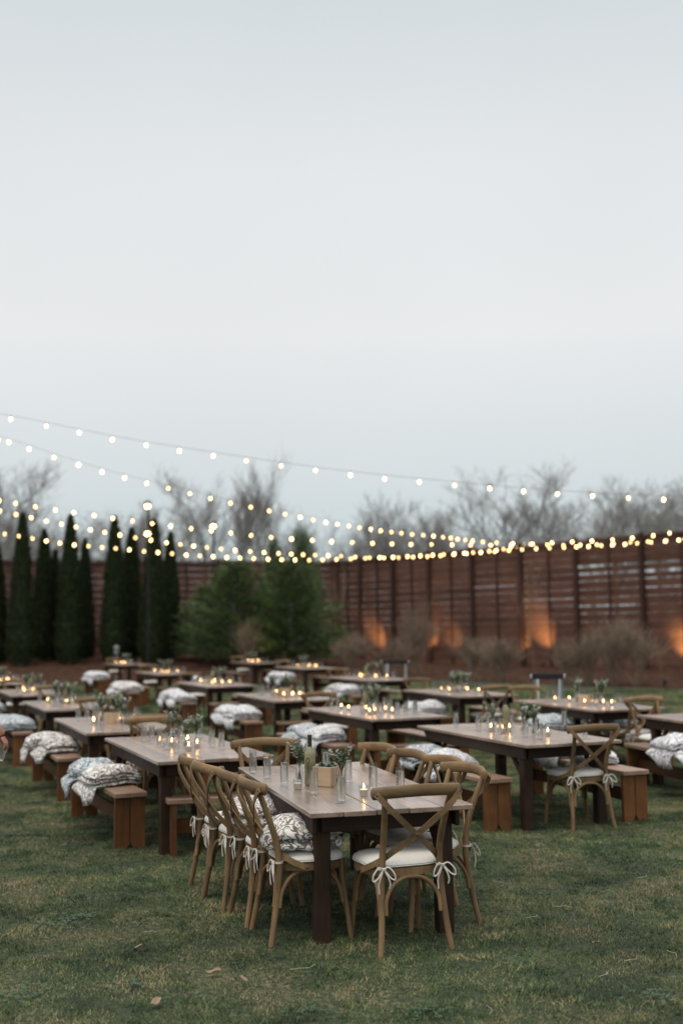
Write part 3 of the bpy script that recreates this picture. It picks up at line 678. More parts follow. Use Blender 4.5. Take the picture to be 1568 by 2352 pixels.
BL, BH = 1.98, .46
def make_bench(L=BL):
    def f():
        o = thing('wooden_bench', None, 'bench')
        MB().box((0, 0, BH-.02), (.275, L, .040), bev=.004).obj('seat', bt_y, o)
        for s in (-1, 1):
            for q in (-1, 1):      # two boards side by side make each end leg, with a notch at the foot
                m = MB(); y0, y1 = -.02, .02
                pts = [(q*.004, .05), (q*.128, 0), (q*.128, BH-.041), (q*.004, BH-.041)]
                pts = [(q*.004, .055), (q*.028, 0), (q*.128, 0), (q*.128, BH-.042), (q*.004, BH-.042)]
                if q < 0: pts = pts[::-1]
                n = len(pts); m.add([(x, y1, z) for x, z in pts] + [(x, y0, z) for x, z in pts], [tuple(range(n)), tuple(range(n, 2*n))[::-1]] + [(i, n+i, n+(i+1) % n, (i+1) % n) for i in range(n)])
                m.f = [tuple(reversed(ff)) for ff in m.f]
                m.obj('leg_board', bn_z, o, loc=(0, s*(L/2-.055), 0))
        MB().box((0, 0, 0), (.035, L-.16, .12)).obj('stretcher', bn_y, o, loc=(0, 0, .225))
        return o
    return f
def make_chair():
    o = thing('cross_back_chair', None, 'chair')
    for s in (-1, 1):      # rear posts run from foot to top rail
        pts = catmull([(s*.214, -.268, 0), (s*.198, -.246, .12), (s*.183, -.216, .30), (s*.175, -.205, .45), (s*.172, -.222, .58), (s*.180, -.270, .72), (s*.193, -.313, .83), (s*.199, -.336, .885)], 5)
        MB().tube(pts, [.0165+.0035*(1-abs(i/len(pts)-.45)*2) for i in range(len(pts))], 10).obj('back_post', ch_w, o, True)
        pts = catmull([(s*.215, .215, 0), (s*.208, .20, .12), (s*.190, .18, .30), (s*.182, .172, .455)], 5)
        MB().tube(pts, [.0145+.005*i/len(pts) for i in range(len(pts))], 10).obj('front_leg', ch_w, o, True)
    # top rail: a thick bowed bar with rounded ends
    pts = catmull([(-.262, -.297, .885), (-.245, -.311, .887), (-.15, -.352, .896), (0, -.374, .902), (.15, -.352, .896), (.245, -.311, .887), (.262, -.297, .885)], 6)
    n = len(pts); rr = [.034*min(1, (.30, .62, .80, .92, 1)[min(4, min(i, n-1-i))]) for i in range(n)]
    m = MB(); ups = [(0, -.28, 1)]*n
    m.tube(pts, rr, 14, True, None, None)
    # flatten across the bar so that it is a tall oval
    m.v = [(x, y, z) for x, y, z in m.v]
    c_ = [Vector(p) for p in pts]
    nv = []
    for i in range(n):
        for k in range(14):
            v = Vector(m.v[i*14+k]); d = v-c_[i]
            T = (c_[min(i+1, n-1)]-c_[max(i-1, 0)]).normalized(); hh = Vector((-T.y, T.x, 0)).normalized()
            d -= hh*d.dot(hh)*.48; nv.append(tuple(c_[i]+d))
    m.v = nv; m.obj('top_rail', ch_x, o, True)
    for s in (-1, 1):      # bent straps crossing at the back and bolted to the seat sides
        dz = -.004*s
        P = [(s*.252, -.340, .888), (s*.235, -.350, .868), (s*.16, -.352, .79), (0, -.298+dz, .650), (-s*.12, -.232, .550), (-s*.165, -.188, .505), (-s*.214, -.145, .470), (-s*.243, -.075, .438), (-s*.248, -.045, .426)]
        nr = [(s*.2, -1, .1), (s*.15, -1, .1), (0, -1, .15), (0, -1, .2), (-s*.2, -1, .2), (-s*.6, -.8, .1), (-s*1, -.5, 0), (-s*1, -.1, 0), (-s*1, 0, 0)]
        PP = catmull(P, 4); NN = catmull(nr, 4)
        MB().strap(PP, NN, .033, .0075).obj('cross_strap', ch_x, o, True)
    b = MB()
    for p, d in (((.250, -.346, .882), (0, -1, 0)), ((-.250, -.346, .882), (0, -1, 0)), ((0, -.309, .650), (0, -1, .2)), ((.254, -.06, .431), (1, 0, 0)), ((-.254, -.06, .431), (-1, 0, 0)), ((.179, -.236, .44), (0, -1, 0)), ((-.179, -.236, .44), (0, -1, 0))):
        p = Vector(p); d = Vector(d).normalized(); b.tube([p-d*.004, p+d*.003, p+d*.006], [.008, .008, .004], 8)
    tag(b.obj('bolts', steel, o, True), kind='stuff')
    def seat_outline(grow=0, n=36):
        pts = []
        for k in range(n):
            a = 2*pi*k/n; c, s_ = cos(a), sin(a)
            ex = .62; x = abs(c)**ex*(1 if c >= 0 else -1); y = abs(s_)**ex*(1 if s_ >= 0 else -1)
            wx = .232 + .018*y; pts.append((x*(wx+grow), y*(.198+grow)+.0))
        return pts
    m = MB(); m.prism(seat_outline(), .410, .452); m.obj('seat_frame', ch_w, o, True)
    # arched braces between the legs
    for s in (-1, 1):
        y = .205*s; x = .17 if s < 0 else .175
        yy = -.222 if s < 0 else .178
        P = [(-x+.006, yy*1.06, .21), (-x+.012, yy*1.01, .29), (-x+.05, yy*.97, .357), (-x+.11, yy*.95, .396), (0, yy*.95, .403), (x-.11, yy*.95, .396), (x-.05, yy*.97, .357), (x-.012, yy*1.01, .29), (x-.006, yy*1.06, .21)]
        MB().tube(catmull(P, 4), .0125, 8).obj('brace', ch_w, o, True)
        xx = s*.187
        P = [(xx*1.04, -.21, .21), (xx*1.02, -.195, .29), (xx, -.155, .357), (xx, -.10, .396), (xx, -.02, .403), (xx, .06, .396), (xx, .12, .357), (xx*1.02, .158, .29), (xx*1.05, .172, .21)]
        MB().tube(catmull(P, 4), .0125, 8).obj('brace', ch_w, o, True)
    # cushion with a welt and ribbon ties
    cu = MB(); n = 36; rings = [(-.030, .454), (-.004, .456), (.007, .461), (.003, .467), (.006, .470), (-.002, .486), (-.028, .501), (-.08, .508), (-.15, .510)]
    for g_, z in rings:
        for x, y in seat_outline(g_, n): cu.v.append((x, y+.006, z + .002*noise.noise(Vector((x*14, y*14, 0)))))
    m_ = len(rings)
    cu.f = [(i*n+k, i*n+(k+1) % n, (i+1)*n+(k+1) % n, (i+1)*n+k) for i in range(m_-1) for k in range(n)] + [tuple(range(n))[::-1], tuple((m_-1)*n+k for k in range(n))]
    c = cu.obj('cushion', pad_m, o, True)
    rs = random.Random(4)
    for s in (-1, 1):
        t_ = MB(); K = Vector((s*.178, -.238, .462))
        for q in (-1, 1):
            L = .070 if q*s > 0 else .060
            loop = catmull([K, K+Vector((q*L*.45, -.012, .012)), K+Vector((q*L*.95, -.02, -.022)), K+Vector((q*L*1.0, -.022, -.055)), K+Vector((q*L*.6, -.018, -.045)), K+Vector((q*.008, -.006, -.006))], 5)
            t_.strap(loop, [Vector((.2, -1, .5))]*len(loop), .008, .002)
            tail = catmull([K, K+Vector((q*.018, -.014, -.03)), K+Vector((q*.034, -.014, -.075)), K+Vector((q*.030, -.010, -.105 if q > 0 else -.13))], 4)
            t_.strap(tail, [Vector((.3, -1, .2))]*len(tail), .010, .002)
        t_.lathe([(.002, -.008), (.010, -.004), (.010, .005), (.002, .009)], 8, (K.x, K.y-.006, K.z))
        wrap = [(s*.178+.026*cos(a), -.210+.026*sin(a), .462) for a in [2*pi*k/10 for k in range(11)]]
        t_.strap(wrap, [Vector((cos(2*pi*k/10), sin(2*pi*k/10), 0)) for k in range(11)], .012, .002)
        t_.obj('ribbon_tie', tie_m, c, True)
    return o
def blanket_mesh(name, mat, seed, a=.20, Wd=.40, passes=3, t=.044, drape=.16, side=-1):
    rs = random.Random(seed); P = []
    if drape > 0:
        P += [(-a-.035, -drape, 1), (-a-.045, -drape*.6, 1), (-a-.03, -drape*.2, .8), (-a-.005, t*.45, 0)]
    for k in range(passes):
        z = t*(k+.5); xs_ = [-a + 2*a*i/7 for i in range(8)]
        if k % 2: xs_ = xs_[::-1]
        sh = rs.uniform(-.012, .012)
        P += [(x+sh, z + .010*(k/passes)*cos(x/a*1.5), 0) for x in xs_]
        if k < passes-1:
            sx = 1 if k % 2 == 0 else -1
            for ang in (-.45, 0, .45): P.append((sx*(a+t*.5*cos(ang*pi/1.0)*.9)+sh, t*(k+1)+t*.5*sin(ang*pi)*.9, 0))
    n = len(P); ny = 15; C = []
    up_, dn_ = [], []
    for i in range(n):
        d = Vector((P[min(i+1, n-1)][0]-P[max(i-1, 0)][0], P[min(i+1, n-1)][1]-P[max(i-1, 0)][1])); d = d.normalized() if d.length else Vector((1, 0))
        nn = Vector((-d.y, d.x)); up_.append(nn)
    m = MB()
    for j in range(ny):
        f = j/(ny-1)*2-1; y = f*Wd/2; e = (1-abs(f)**6)**.5 if abs(f) < 1 else 0
        th = t*.5*(.25+.75*e); dr = .25 + .75*max(0, min(1, .5 - f*side*-1*.9))
        sq = 1 - .10*abs(f)**4
        ring = []
        for sg in (1, -1):
            seq = range(n) if sg > 0 else range(n-1, -1, -1)
            for i in seq:
                x, z, dd = P[i]
                if z < 0: z = z*dr
                q = Vector((x*sq + up_[i].x*th*sg, y, z + up_[i].y*th*sg))
                w1 = noise.noise_vector(Vector((q.x*7+seed*3.1, q.y*7, q.z*9)))*.024 + noise.noise_vector(Vector((q.x*22+seed, q.y*22, q.z*22)))*.009
                q += Vector((w1.x, w1.y, w1.z)); 
                if q.z < .001 and abs(q.x) < .14: q.z = .001
                hz = max(0, q.z)/(passes*t); q.z += (.020 if drape else .012)*hz*(1-min(1, abs(q.x)/(a+.03))**2.5)*(1-abs(f)**3) - .035*hz*abs(f)**4 - .03*hz*(abs(q.x)/a)**3 if hz > 0 else 0; q.z *= 1 + .05*sin(f*3+seed)
                ring.append(q)
        m.v += [tuple(q) for q in ring]
    N2 = 2*n
    m.f = [(j*N2+i, (j+1)*N2+i, (j+1)*N2+(i+1) % N2, j*N2+(i+1) % N2) for j in range(ny-1) for i in range(N2)]
    for j in (0, ny-1):
        for i in range(n-1):
            q = (j*N2+i, j*N2+i+1, j*N2+N2-2-i, j*N2+N2-1-i); m.f.append(q if j == 0 else q[::-1])
    me = m.mesh(name, mat, False); me.polygons.foreach_set('use_smooth', [True]*len(me.polygons)); return me
BK = {}
for key, mat in (('w', bk_w), ('b', bk_b), ('g', bk_g)):
    for i in range(2):
        BK[key+str(i)] = blanket_mesh('folded_blanket', mat, i*5+{'w': 1, 'b': 2, 'g': 3}[key], a=.185+.02*i, drape=.13 if i == 0 else .05)
    BK[key+'s'] = blanket_mesh('folded_blanket', mat, 31+ord(key), a=.19, Wd=.41, passes=4, t=.041, drape=0)
for key, mat in (('w', bk_w), ('b', bk_b), ('g', bk_g)):
    BK[key+'0x'] = blanket_mesh('folded_blanket', mat, 61+ord(key), a=.205, Wd=.36, passes=4, t=.034, drape=.13)
    BK[key+'1x'] = blanket_mesh('folded_blanket', mat, 91+ord(key), a=.175, Wd=.44, passes=2, t=.062, drape=.09)
brs = random.Random(12)
def blanket(kind, x, y, z, rz, label, group, sc=1):
    if kind+'x' in BK and brs.random() < .5: kind += 'x'; rz += brs.uniform(-.15, .15)
    o = put('folded_blanket', BK[kind], None, (x, y, z), rz); o.scale = (sc, sc, sc); return tag(o, label, 'blanket', group)
# tabletop things
CH_, CR = .170, .0275
def make_cyl():
    o = thing('cylinder_glass', None, 'glass vase')
    MB().lathe([(CR*.9, 0), (CR, .004), (CR, CH_), (CR-.0022, CH_), (CR-.0022, .014), (.004, .010)], 24).obj('glass_wall', clear, o, True)
    MB().lathe([(.004, .0115), (CR-.003, .0155), (CR-.003, CH_*.86), (.002, CH_*.86)], 24).obj('water', water, o, True)
    return o
def make_votive(lit=True):
    def f():
        o = thing('votive_candle', None, 'candle')
        MB().lathe([(.022, 0), (.026, .003), (.030, .064), (.0285, .064), (.0245, .006), (.002, .005)], 20).obj('candle_cup', votg, o, True)
        MB().lathe([(.002, .0062), (.0242, .0065), (.0268, .040), (.020, .0385), (.002, .038)], 20).obj('wax', wax, o, True)
        MB().tube([(0, 0, .037), (.001, 0, .047)], .0009, 5).obj('wick', black, o)
        if lit: MB().lathe([(.0008, .044), (.0036, .049), (.0046, .055), (.003, .064), (.0005, .076)], 10).obj('flame', flame_m, o, True)
        return o
    return f
def leaf(m, p, d, L, w, n=None):
    d = Vector(d).normalized(); s_ = d.cross(Vector(n) if n else Vector((.1, .2, 1))); s_ = s_.normalized() if s_.length > .01 else Vector((1, 0, 0)); u = s_.cross(d)*(w*.35)
    p = Vector(p); m.add([p, p+d*L*.45+s_*w/2-u, p+d*L, p+d*L*.45-s_*w/2-u, p+d*L*.5], [(0, 1, 4), (1, 2, 4), (2, 3, 4), (3, 0, 4)])
def make_bouquet(seed):
    def f():
        rs = random.Random(seed); o = thing('bud_vase', None, 'flower vase')
        MB().lathe([(.020, 0), (.027, .004), (.029, .05), (.024, .082), (.0165, .098), (.0165, .118), (.019, .122), (.016, .120), (.0145, .1), (.022, .08), (.026, .05), (.022, .008), (.002, .006)], 20).obj('vase_glass', clear, o, True)
        MB().lathe([(.002, .008), (.024, .012), (.0255, .05), (.021, .076), (.002, .077)], 16).obj('water', water, o, True)
        st, ros, fl, sg, lv_ = MB(), MB(), MB(), MB(), MB()
        for i in range(24):
            a = rs.uniform(0, 2*pi); sp = rs.uniform(.1, .62); h = rs.uniform(.07, .165)
            tp = Vector((cos(a)*sp*h, sin(a)*sp*h, .115+h)); b0 = Vector((-cos(a)*.010, -sin(a)*.010, .012)); mid = Vector((cos(a)*.006, sin(a)*.006, .115))
            pts = catmull([b0, mid, mid.lerp(tp, .5)+Vector((0, 0, .01)), tp], 4); st.tube(pts, .0013, 4)
            k = i % 4; up = pts[-6:]
            if k == 0:
                for q in pts[6:]:
                    for _ in range(9): leaf(ros, q, (rs.uniform(-1, 1), rs.uniform(-1, 1), rs.uniform(.2, 1.2)), .025, .0042)
            elif k == 1:
                for q in pts[7:]:
                    for _ in range(2):
                        c = q + Vector((rs.uniform(-.012, .012), rs.uniform(-.012, .012), rs.uniform(-.006, .01)))
                        for z_ in range(5): leaf(fl, c, (cos(z_*1.26+i), sin(z_*1.26+i), .5), .011, .010)
            elif k == 2:
                for q in pts[7:]:
                    for _ in range(4): leaf(sg, q, (rs.uniform(-1, 1), rs.uniform(-1, 1), rs.uniform(0, 1)), .032, .014)
            else:
                q = pts[-1]; d = (pts[-1]-pts[-2]).normalized()
                for z_ in range(7): lv_.lathe([(.001, -.004), (.0042, 0), (.001, .005)], 6, q + d*(z_*.006-.015))
        tag(st.obj('stems', stem_m, o), kind='stuff'); tag(ros.obj('rosemary', green3, o), kind='stuff'); tag(fl.obj('white_flowers', petal, o), kind='stuff'); tag(sg.obj('sage_leaves', green1, o), kind='stuff'); tag(lv_.obj('lavender', lav, o), kind='stuff')
        return o
    return f
def make_planter(seed):
    def f():
        rs = random.Random(seed); o = thing('succulent_planter', None, 'planter'); w, h, t_ = .145, .125, .010
        for s in (-1, 1):
            MB().box((0, s*(w/2-t_/2), h/2), (w, t_, h), bev=.0015).obj('side_board', box_w, o)
            MB().box((s*(w/2-t_/2), 0, h/2), (t_, w-2*t_-.001, h-.001), bev=.0015).obj('side_board', box_w, o)
        m = MB(); 
        for _ in range(420): leaf(m, (rs.uniform(-.056, .056), rs.uniform(-.056, .056), h-.012), (rs.uniform(-1, 1), rs.uniform(-1, 1), rs.uniform(.2, 1.2)), .022, .006)
        m.box((0, 0, h-.016), (.112, .112, .012)); tag(m.obj('moss', green3, o), kind='stuff')
        for i, (x, y, r_, z) in enumerate(((-.026, -.03, .042, h+.012), (.034, -.036, .036, h+.008), (.01, .036, .040, h+.012), (-.05, .03, .03, h+.002), (.052, .018, .028, h+.004))):
            m = MB()
            for ring in range(4):
                nn = 9 - ring
                for k in range(nn):
                    a = 2*pi*(k+.5*ring)/nn; el = .15 + ring*.38; R = r_*(1-.2*ring)
                    d = Vector((cos(a)*cos(el), sin(a)*cos(el), sin(el)))
                    leaf(m, Vector((x, y, z-.012+ring*.004)), d, R, R*.55, (0, 0, 1))
            m.obj('succulent', green2, o)
        return o
    return f
def digits(parent):
    # lettering cut as a shallow relief wrapped round the bottle
    for ch, zc in (('0', .158), ('3', .106)):
        c = bpy.data.curves.new('number', 'FONT'); c.body = ch; c.size = .064; c.align_x = 'CENTER'; c.align_y = 'CENTER'
        tmp = bpy.data.objects.new('tmp', c); COL.objects.link(tmp); bpy.context.view_layer.update()
        me = bpy.data.meshes.new_from_object(tmp.evaluated_get(bpy.context.evaluated_depsgraph_get()))
        bpy.data.objects.remove(tmp)
        R = .0377
        for v in me.vertices:
            a = v.co.x*1.0/R; z = v.co.y; v.co = Vector((R*sin(a), -R*cos(a), zc+z))
        me.name = 'number'; me.materials.clear(); me.materials.append(num_m)
        o = put('number', me, parent); o.rotation_euler[2] = radians(-22)
        sm = o.modifiers.new('thick', 'SOLIDIFY'); sm.thickness = .0008; sm.offset = 1
def make_bottle():
    o = thing('wine_bottle', None, 'bottle')
    MB().lathe([(.031, 0), (.0365, .005), (.0372, .02), (.0372, .200), (.034, .219), (.023, .238), (.0155, .252)], 28).obj('bottle_body', bottle_m, o, True)
    MB().lathe([(.0154, .252), (.014, .266), (.0137, .318), (.0157, .319), (.0157, .328), (.014, .331)], 20).obj('bottle_neck', neck_m, o, True)
    return o
TABLE, BENCH, SBENCH, CHAIR = Kind(make_table), Kind(make_bench()), Kind(make_bench(1.12)), Kind(make_chair)
CYL, VOT, UNLIT, BOT = Kind(make_cyl), Kind(make_votive()), Kind(make_votive(False)), Kind(make_bottle)
BQ = [Kind(make_bouquet(s)) for s in (3, 14, 25)]; PL = [Kind(make_planter(5))]
# ------------------------------------------------------------------ the tables: near-left corner, direction (degrees)
TAB = {
 'A': (-.20, 6.59, 15.2, 'the front table'),
 'B': (-1.49, 9.28, 21.9, 'the second table of the left row'), 'C': (-2.67, 12.01, 21.9, 'the third table of the left row'),
 'D': (-4.05, 15.68, 22.5, 'the fourth table of the left row'), 'E': (-5.60, 19.49, 22.5, 'the fifth table of the left row'), 'F': (-7.45, 24.0, 22.5, 'the sixth table of the left row'),
 'M': (1.58, 10.16, 20.4, 'the nearest table of the middle row'), 'G': (.32, 13.27, 22.2, 'the second table of the middle row'),
 'H': (-1.02, 16.97, 20.5, 'the third table of the middle row'), 'I': (-2.55, 21.68, 22.9, 'the fourth table of the middle row'),
 'J': (-4.55, 28.27, 23.3, 'the fifth table of the middle row'), 'K': (-7.25, 37.2, 24.0, 'the farthest table of the middle row'),
 'U': (3.98, 11.14, 15.5, 'the right edge table'), 'T': (3.06, 14.19, 16.5, 'the second table of the right row'),
 'O': (1.74, 17.39, 18.9, 'the third table of the right row'), 'P': (.53, 23.24, 22.5, 'the fourth table of the right row'),
 'Q': (-1.04, 31.0, 24.0, 'the fifth table of the right row'), 'S': (-2.9, 36.9, 24.0, 'the farthest table of the right row')}
def loc(t, x, y, z=0):
    X, Y, d, _ = TAB[t]; a = radians(d)
    return (X + x*cos(a) - y*sin(a), Y + x*sin(a) + y*cos(a), z)
def ang(t): return radians(TAB[t][2])
TLAB = {'A': 'dark wooden farm table nearest the camera, with four cross back chairs on each long side', 'U': 'dark farm table cut off by the right edge of the photo'}
for t in TAB:
    ph = TAB[t][3].replace('the ', '', 1)
    TABLE(TLAB.get(t, 'dark wooden farm table, ' + ph.replace('table', 'one').replace('left row', 'row on the left').replace('middle row', 'row in the middle').replace('right row', 'row on the right')), 'long farm tables', loc(t, TW/2, TL_/2), ang(t))
# ---- chairs
def chair(x, y, rz, label, group='cross back chairs'): return CHAIR(label, group, (x, y, 0), rz)
ta = ang('A')
p = (.34, 6.83); chair(p[0]-.045, p[1]+.0, radians(19), 'cross back chair at the near end of the front table, its whole back facing us', 'chairs round the front table')
nm = ['nearest', 'second', 'third', 'farthest']
for i, (x, y, r_) in enumerate(((.065, .44, 4), (.01, .90, 4), (-.08, 1.38, 9), (-.12, 1.80, 5))):
    q = loc('A', x, y); chair(q[0], q[1], ta-pi/2+radians(r_), ['nearest chair on the left long side of the front table, blanket on its seat', 'second chair along the left side of the front table', 'third chair on the left side of the front table, blanket on its seat', 'farthest chair on the left side of the front table'][i], 'chairs round the front table')
for i, (x, y, r_) in enumerate(((.83, .50, 11), (.86, .96, 9), (.77, 1.44, 13), (.71, 1.93, 16))):
    q = loc('A', x, y); chair(q[0], q[1], ta+pi/2+radians(r_), nm[i]+' chair on the right long side of the front table', 'chairs round the front table')
q = loc('A', .27, 2.48); chair(q[0], q[1], ta+pi+radians(-4), 'chair at the far end of the front table, facing us over the glasses', 'chairs round the front table')
for t, x, y, d, lab in (('M', .635, .23, 0, 'cross back chair at the near end of the nearest middle row table, ribbons hanging'), ('B', .62, 2.60, 180, 'chair at the far end of the second left row table'), ('C', .62, .1, 0, 'chair back turned to us between the second and third left row tables'),
    ('D', .66, .15, 0, 'chair at the near end of the fourth left row table'), ('E', .66, .12, 0, 'chair at the near end of the fifth left row table'), ('E', .4, 2.6, 180, 'chair at the far end of the fifth left row table'), ('F', .6, 2.6, 180, 'chair at the far end of the sixth left row table'), ('G', .48, 2.6, 180, 'chair at the far end of the second middle row table'),
    ('O', .52, 2.62, 180, 'chair at the far end of the third right row table'), ('O', .52, .18, 0, 'dark backed chair at the near end of the third right row table'), ('T', .45, 2.62, 180, 'chair at the far end of the second right row table, by the pale stand'), ('T', .60, .2, 0, 'chair at the near end of the second right row table'),
    ('U', .45, 2.60, 180, 'chair at the far end of the right edge table'), ('K', .5, 2.62, 180, 'chair beyond the farthest middle row table'), ('J', .5, 2.62, 180, 'chair beyond the fifth middle row table'), ('I', .45, 2.62, 180, 'chair beyond the fourth middle row table'),
    ('P', .5, 2.62, 180, 'chair beyond the fourth right row table'), ('Q', .5, 2.62, 180, 'chair beyond the fifth right row table'), ('S', .5, 2.62, 180, 'chair beyond the farthest right row table')):
    q = loc(t, x, y); chair(q[0], q[1], ang(t)+radians(d)+radians(random.uniform(-3, 3)), lab)
# ---- benches
LB = {'B': ((-1.79, 9.78), 114), 'C': ((-2.95, 12.55), 113), 'M': ((1.36, 10.34), 111)}
benches = {}
for t in TAB:
    if t == 'A': continue
    ph = TAB[t][3]
    for side in ('left', 'right'):
        if t in LB and side == 'left':
            (x, y), dg = LB[t]; dg = radians(dg); c = (x+cos(dg)*BL/2, y+sin(dg)*BL/2, 0); rz = dg-pi/2
        else:
            xo = {'left': -.24, 'right': 1.24}[side]; yo = .28 + BL/2 if side == 'left' else .18 + BL/2
            if t in 'OTUP' and side == 'left': xo = -.10
            if t == 'T' and side == 'right': xo = 1.08
            c = loc(t, xo, yo); rz = ang(t)+radians(random.uniform(-1.5, 1.5))
        benches[(t, side)] = (c, rz)
        BENCH('wooden bench along the %s side of %s' % (side, ph), 'benches beside the tables', c, rz)
for t, x, y in (('B', .66, .11), ('C', .55, .02), ('D', .60, .06), ('G', .60, .10), ('H', .62, .0), ('I', .62, .0), ('J', .6, 0)):
    SBENCH('short bench set across the near end of ' + TAB[t][3], 'short end benches', loc(t, x, y), ang(t)+pi/2 + radians(-6))
# ---- blankets on benches: distance from the near end along the bench
def bb(t, side, d, kind, label, dx=-.02, rz=0, sc=1, z=BH):
    c, r = benches[(t, side)]; y = -BL/2 + d
    blanket(kind, c[0]+dx*cos(r)-y*sin(r), c[1]+dx*sin(r)+y*cos(r), z+.004, r+radians(rz), label, 'folded fleece blankets', sc)
bb('B', 'left', .62, 'w0', 'white and taupe blanket draped over the nearest left bench, corner hanging down', dx=-.05, rz=8, sc=1.08)
bb('B', 'left', 1.15, 'b0', 'blue and white blanket behind the taupe one on the nearest left bench', dx=-.08, rz=-6, sc=1.08)
bb('C', 'left', .72, 'w1', 'curly white blanket nearer us on the third table bench', rz=10, sc=1.1); bb('C', 'left', 1.22, 'w0', 'curly white blanket farther along the third table bench', rz=-4, sc=1.15, dx=-.06)
bb('D', 'left', .48, 'b1', 'blue patterned blanket at the left edge, nearer one of two', sc=1.15, dx=-.05); bb('D', 'left', 1.0, 'b0', 'blue patterned blanket at the left edge, farther one of two', sc=1.1, dx=-.08)
bb('E', 'left', .5, 'b1', 'blue blanket on the bench of the fifth left row table', sc=1.1)
bb('E', 'right', .9, 'w1', 'white blanket right of the fifth left row table')
bb('G', 'left', .62, 'g0', 'white grey blanket, right one of the pair behind the front table far chair', sc=1.1, rz=6); bb('G', 'left', 1.22, 'b1', 'blue grey blanket, left one of the pair behind the front table far chair', sc=1.1)
bb('H', 'left', .55, 'g0', 'puffy white blanket, nearer of the pair left of the third middle row table', sc=1.15); bb('H', 'left', 1.2, 'g1', 'puffy white blanket, farther of the pair left of the third middle row table', sc=1.15)
bb('I', 'left', .6, 'g1', 'pale blanket, nearer of the pair left of the fourth middle row table', sc=1.15); bb('I', 'left', 1.25, 'g0', 'pale blanket, farther of the pair left of the fourth middle row table', sc=1.15)
bb('B', 'right', 1.35, 'g1', 'white blanket seen through the far chair of the front table')
bb('M', 'left', .95, 'g1', 'white grey blanket on the bench just behind the right hand front chairs', sc=1.08); bb('M', 'left', 1.5, 'b1', 'bluish blanket on the bench behind the right hand front chairs')
bb('M', 'right', .62, 'g0', 'small spotted white blanket on the bench right of the cross back end chair', sc=.92, dx=-.06)
bb('M', 'right', 1.35, 'g1', 'spotted blanket hidden under the nearest middle row table')
bb('U', 'left', .95, 'g0', 'spotted white blanket hanging off the bench at the right edge', sc=1.15, dx=-.04); bb('U', 'left', .45, 'g1', 'spotted white blanket right of the hanging one at the right edge', sc=1.1)
bb('T', 'right', 1.1, 'b0', 'blue blanket under the second right row table'); bb('T', 'left', .7, 'b1', 'teal and dark blanket at the left of the second right row table', sc=1.2); 
bb('O', 'left', .6, 'g0', 'white and teal blanket left of the third right row table', sc=1.15); bb('O', 'left', 1.2, 'g1', 'pale blanket behind the white and teal one by the third right row table')
bb('P', 'left', .6, 'g1', 'large pale blanket left of the fourth right row table', sc=1.25); bb('P', 'left', 1.2, 'w1', 'cream blanket behind the large pale one', sc=1.2)
bb('Q', 'left', .5, 'g0', 'pale blanket left of the fifth right row table', sc=1.2); bb('Q', 'left', 1.15, 'g1', 'rolled white blanket left of the fifth right row table', sc=1.25)
bb('J', 'right', 1.0, 'g0', 'pale blue blanket right of the fifth middle row table', sc=1.2)
# two free benches with blankets left of the middle row
for (x, y), dg, k, lab in (((-6.72, 33.3), 114, 'g0', 'far left bench holding a white blanket before the mulch bed'), ((-4.5, 25.95), 114, 'w0', 'bench with a draped blanket before the fifth middle row table')):
    dg = radians(dg); c = (x+cos(dg)*BL/2-.2, y+sin(dg)*BL/2, 0)
    BENCH(lab, 'benches beside the tables', c, dg-pi/2); 
    for j, d in enumerate((.5, 1.2)):
        yy = -BL/2+d; blanket(('g0', 'g1')[j] if k == 'g0' else ('w1', 'g1')[j], c[0]-yy*sin(dg-pi/2), c[1]+yy*cos(dg-pi/2), BH+.004, dg-pi/2, ('nearer' if j == 0 else 'farther') + ' pale blanket on the ' + lab.split(' holding')[0].split(' with')[0] + (' before the mulch bed' if y > 30 else ' before the fifth middle row table'), 'folded fleece blankets', 1.3)
# ---- blankets on chair seats
for x, y, r_, k, sc, lab in ((.055, .455, 0, 'ws', 1.02, 'folded white and taupe blanket on the nearest left chair seat'), (-.05, 1.38, 0, 'ws', .95, 'folded white and taupe blanket on the third left chair seat'), (.76, 1.44, 180, 'gs', 1.0, 'white blanket on the third right chair seat'), (.70, 1.93, 180, 'gs', 1.0, 'white grey blanket on the farthest right chair seat')):
    q = loc('A', x, y); blanket(k, q[0], q[1], .514, ta-pi/2+radians(r_), lab, 'blankets on the front chairs', sc)
m_ = blanket_mesh('blanket_corner', bk_w, 77, a=.06, Wd=.15, passes=2, t=.055, drape=0)
q = loc('A', -.135, .375); o = put('blanket_corner', m_, None, (q[0], q[1], .512), ta); tag(o, 'bunched corner of a taupe blanket poking past the nearest left chair post', 'blanket', 'blankets on the front chairs')
# ---- things on the front table, read off the photograph
def z3(x, y): return (800+.4464*x)*.6272, (2600+.4464*y)*.6272
gA = 'cylinder glasses on the front table'
for i, (x, y) in enumerate(((283, 522), (400, 564), (540, 614), (783, 697), (1003, 762), (1268, 657), (1492, 700), (882, 520), (1063, 598))):
    q = spot(*z3(x, y), z=TH+.001)
    CYL(['leftmost cylinder glass on the front table, farthest back', 'second cylinder glass from the left on the front table', 'third cylinder glass, left of the flowers on the front table', 'cylinder glass directly before the numbered bottle', 'nearest cylinder glass, before the wooden planter', 'cylinder glass just right of the lit candle on the front table', 'rightmost cylinder glass, above the near chair rail', 'cylinder glass behind the succulents and right of the bottle', 'cylinder glass behind the right hand flowers'][i], gA, (q.x, q.y, TH+.0015))
q = spot(*z3(650, 652), z=TH); UNLIT('votive candle with no visible flame, left of the numbered bottle', 'candles on the front table', (q.x, q.y, TH+.0015))
q = spot(*z3(1192, 706), z=TH); VOT('lit votive candle on the front table, right of the planter', 'candles on the front table', (q.x, q.y, TH+.0015))
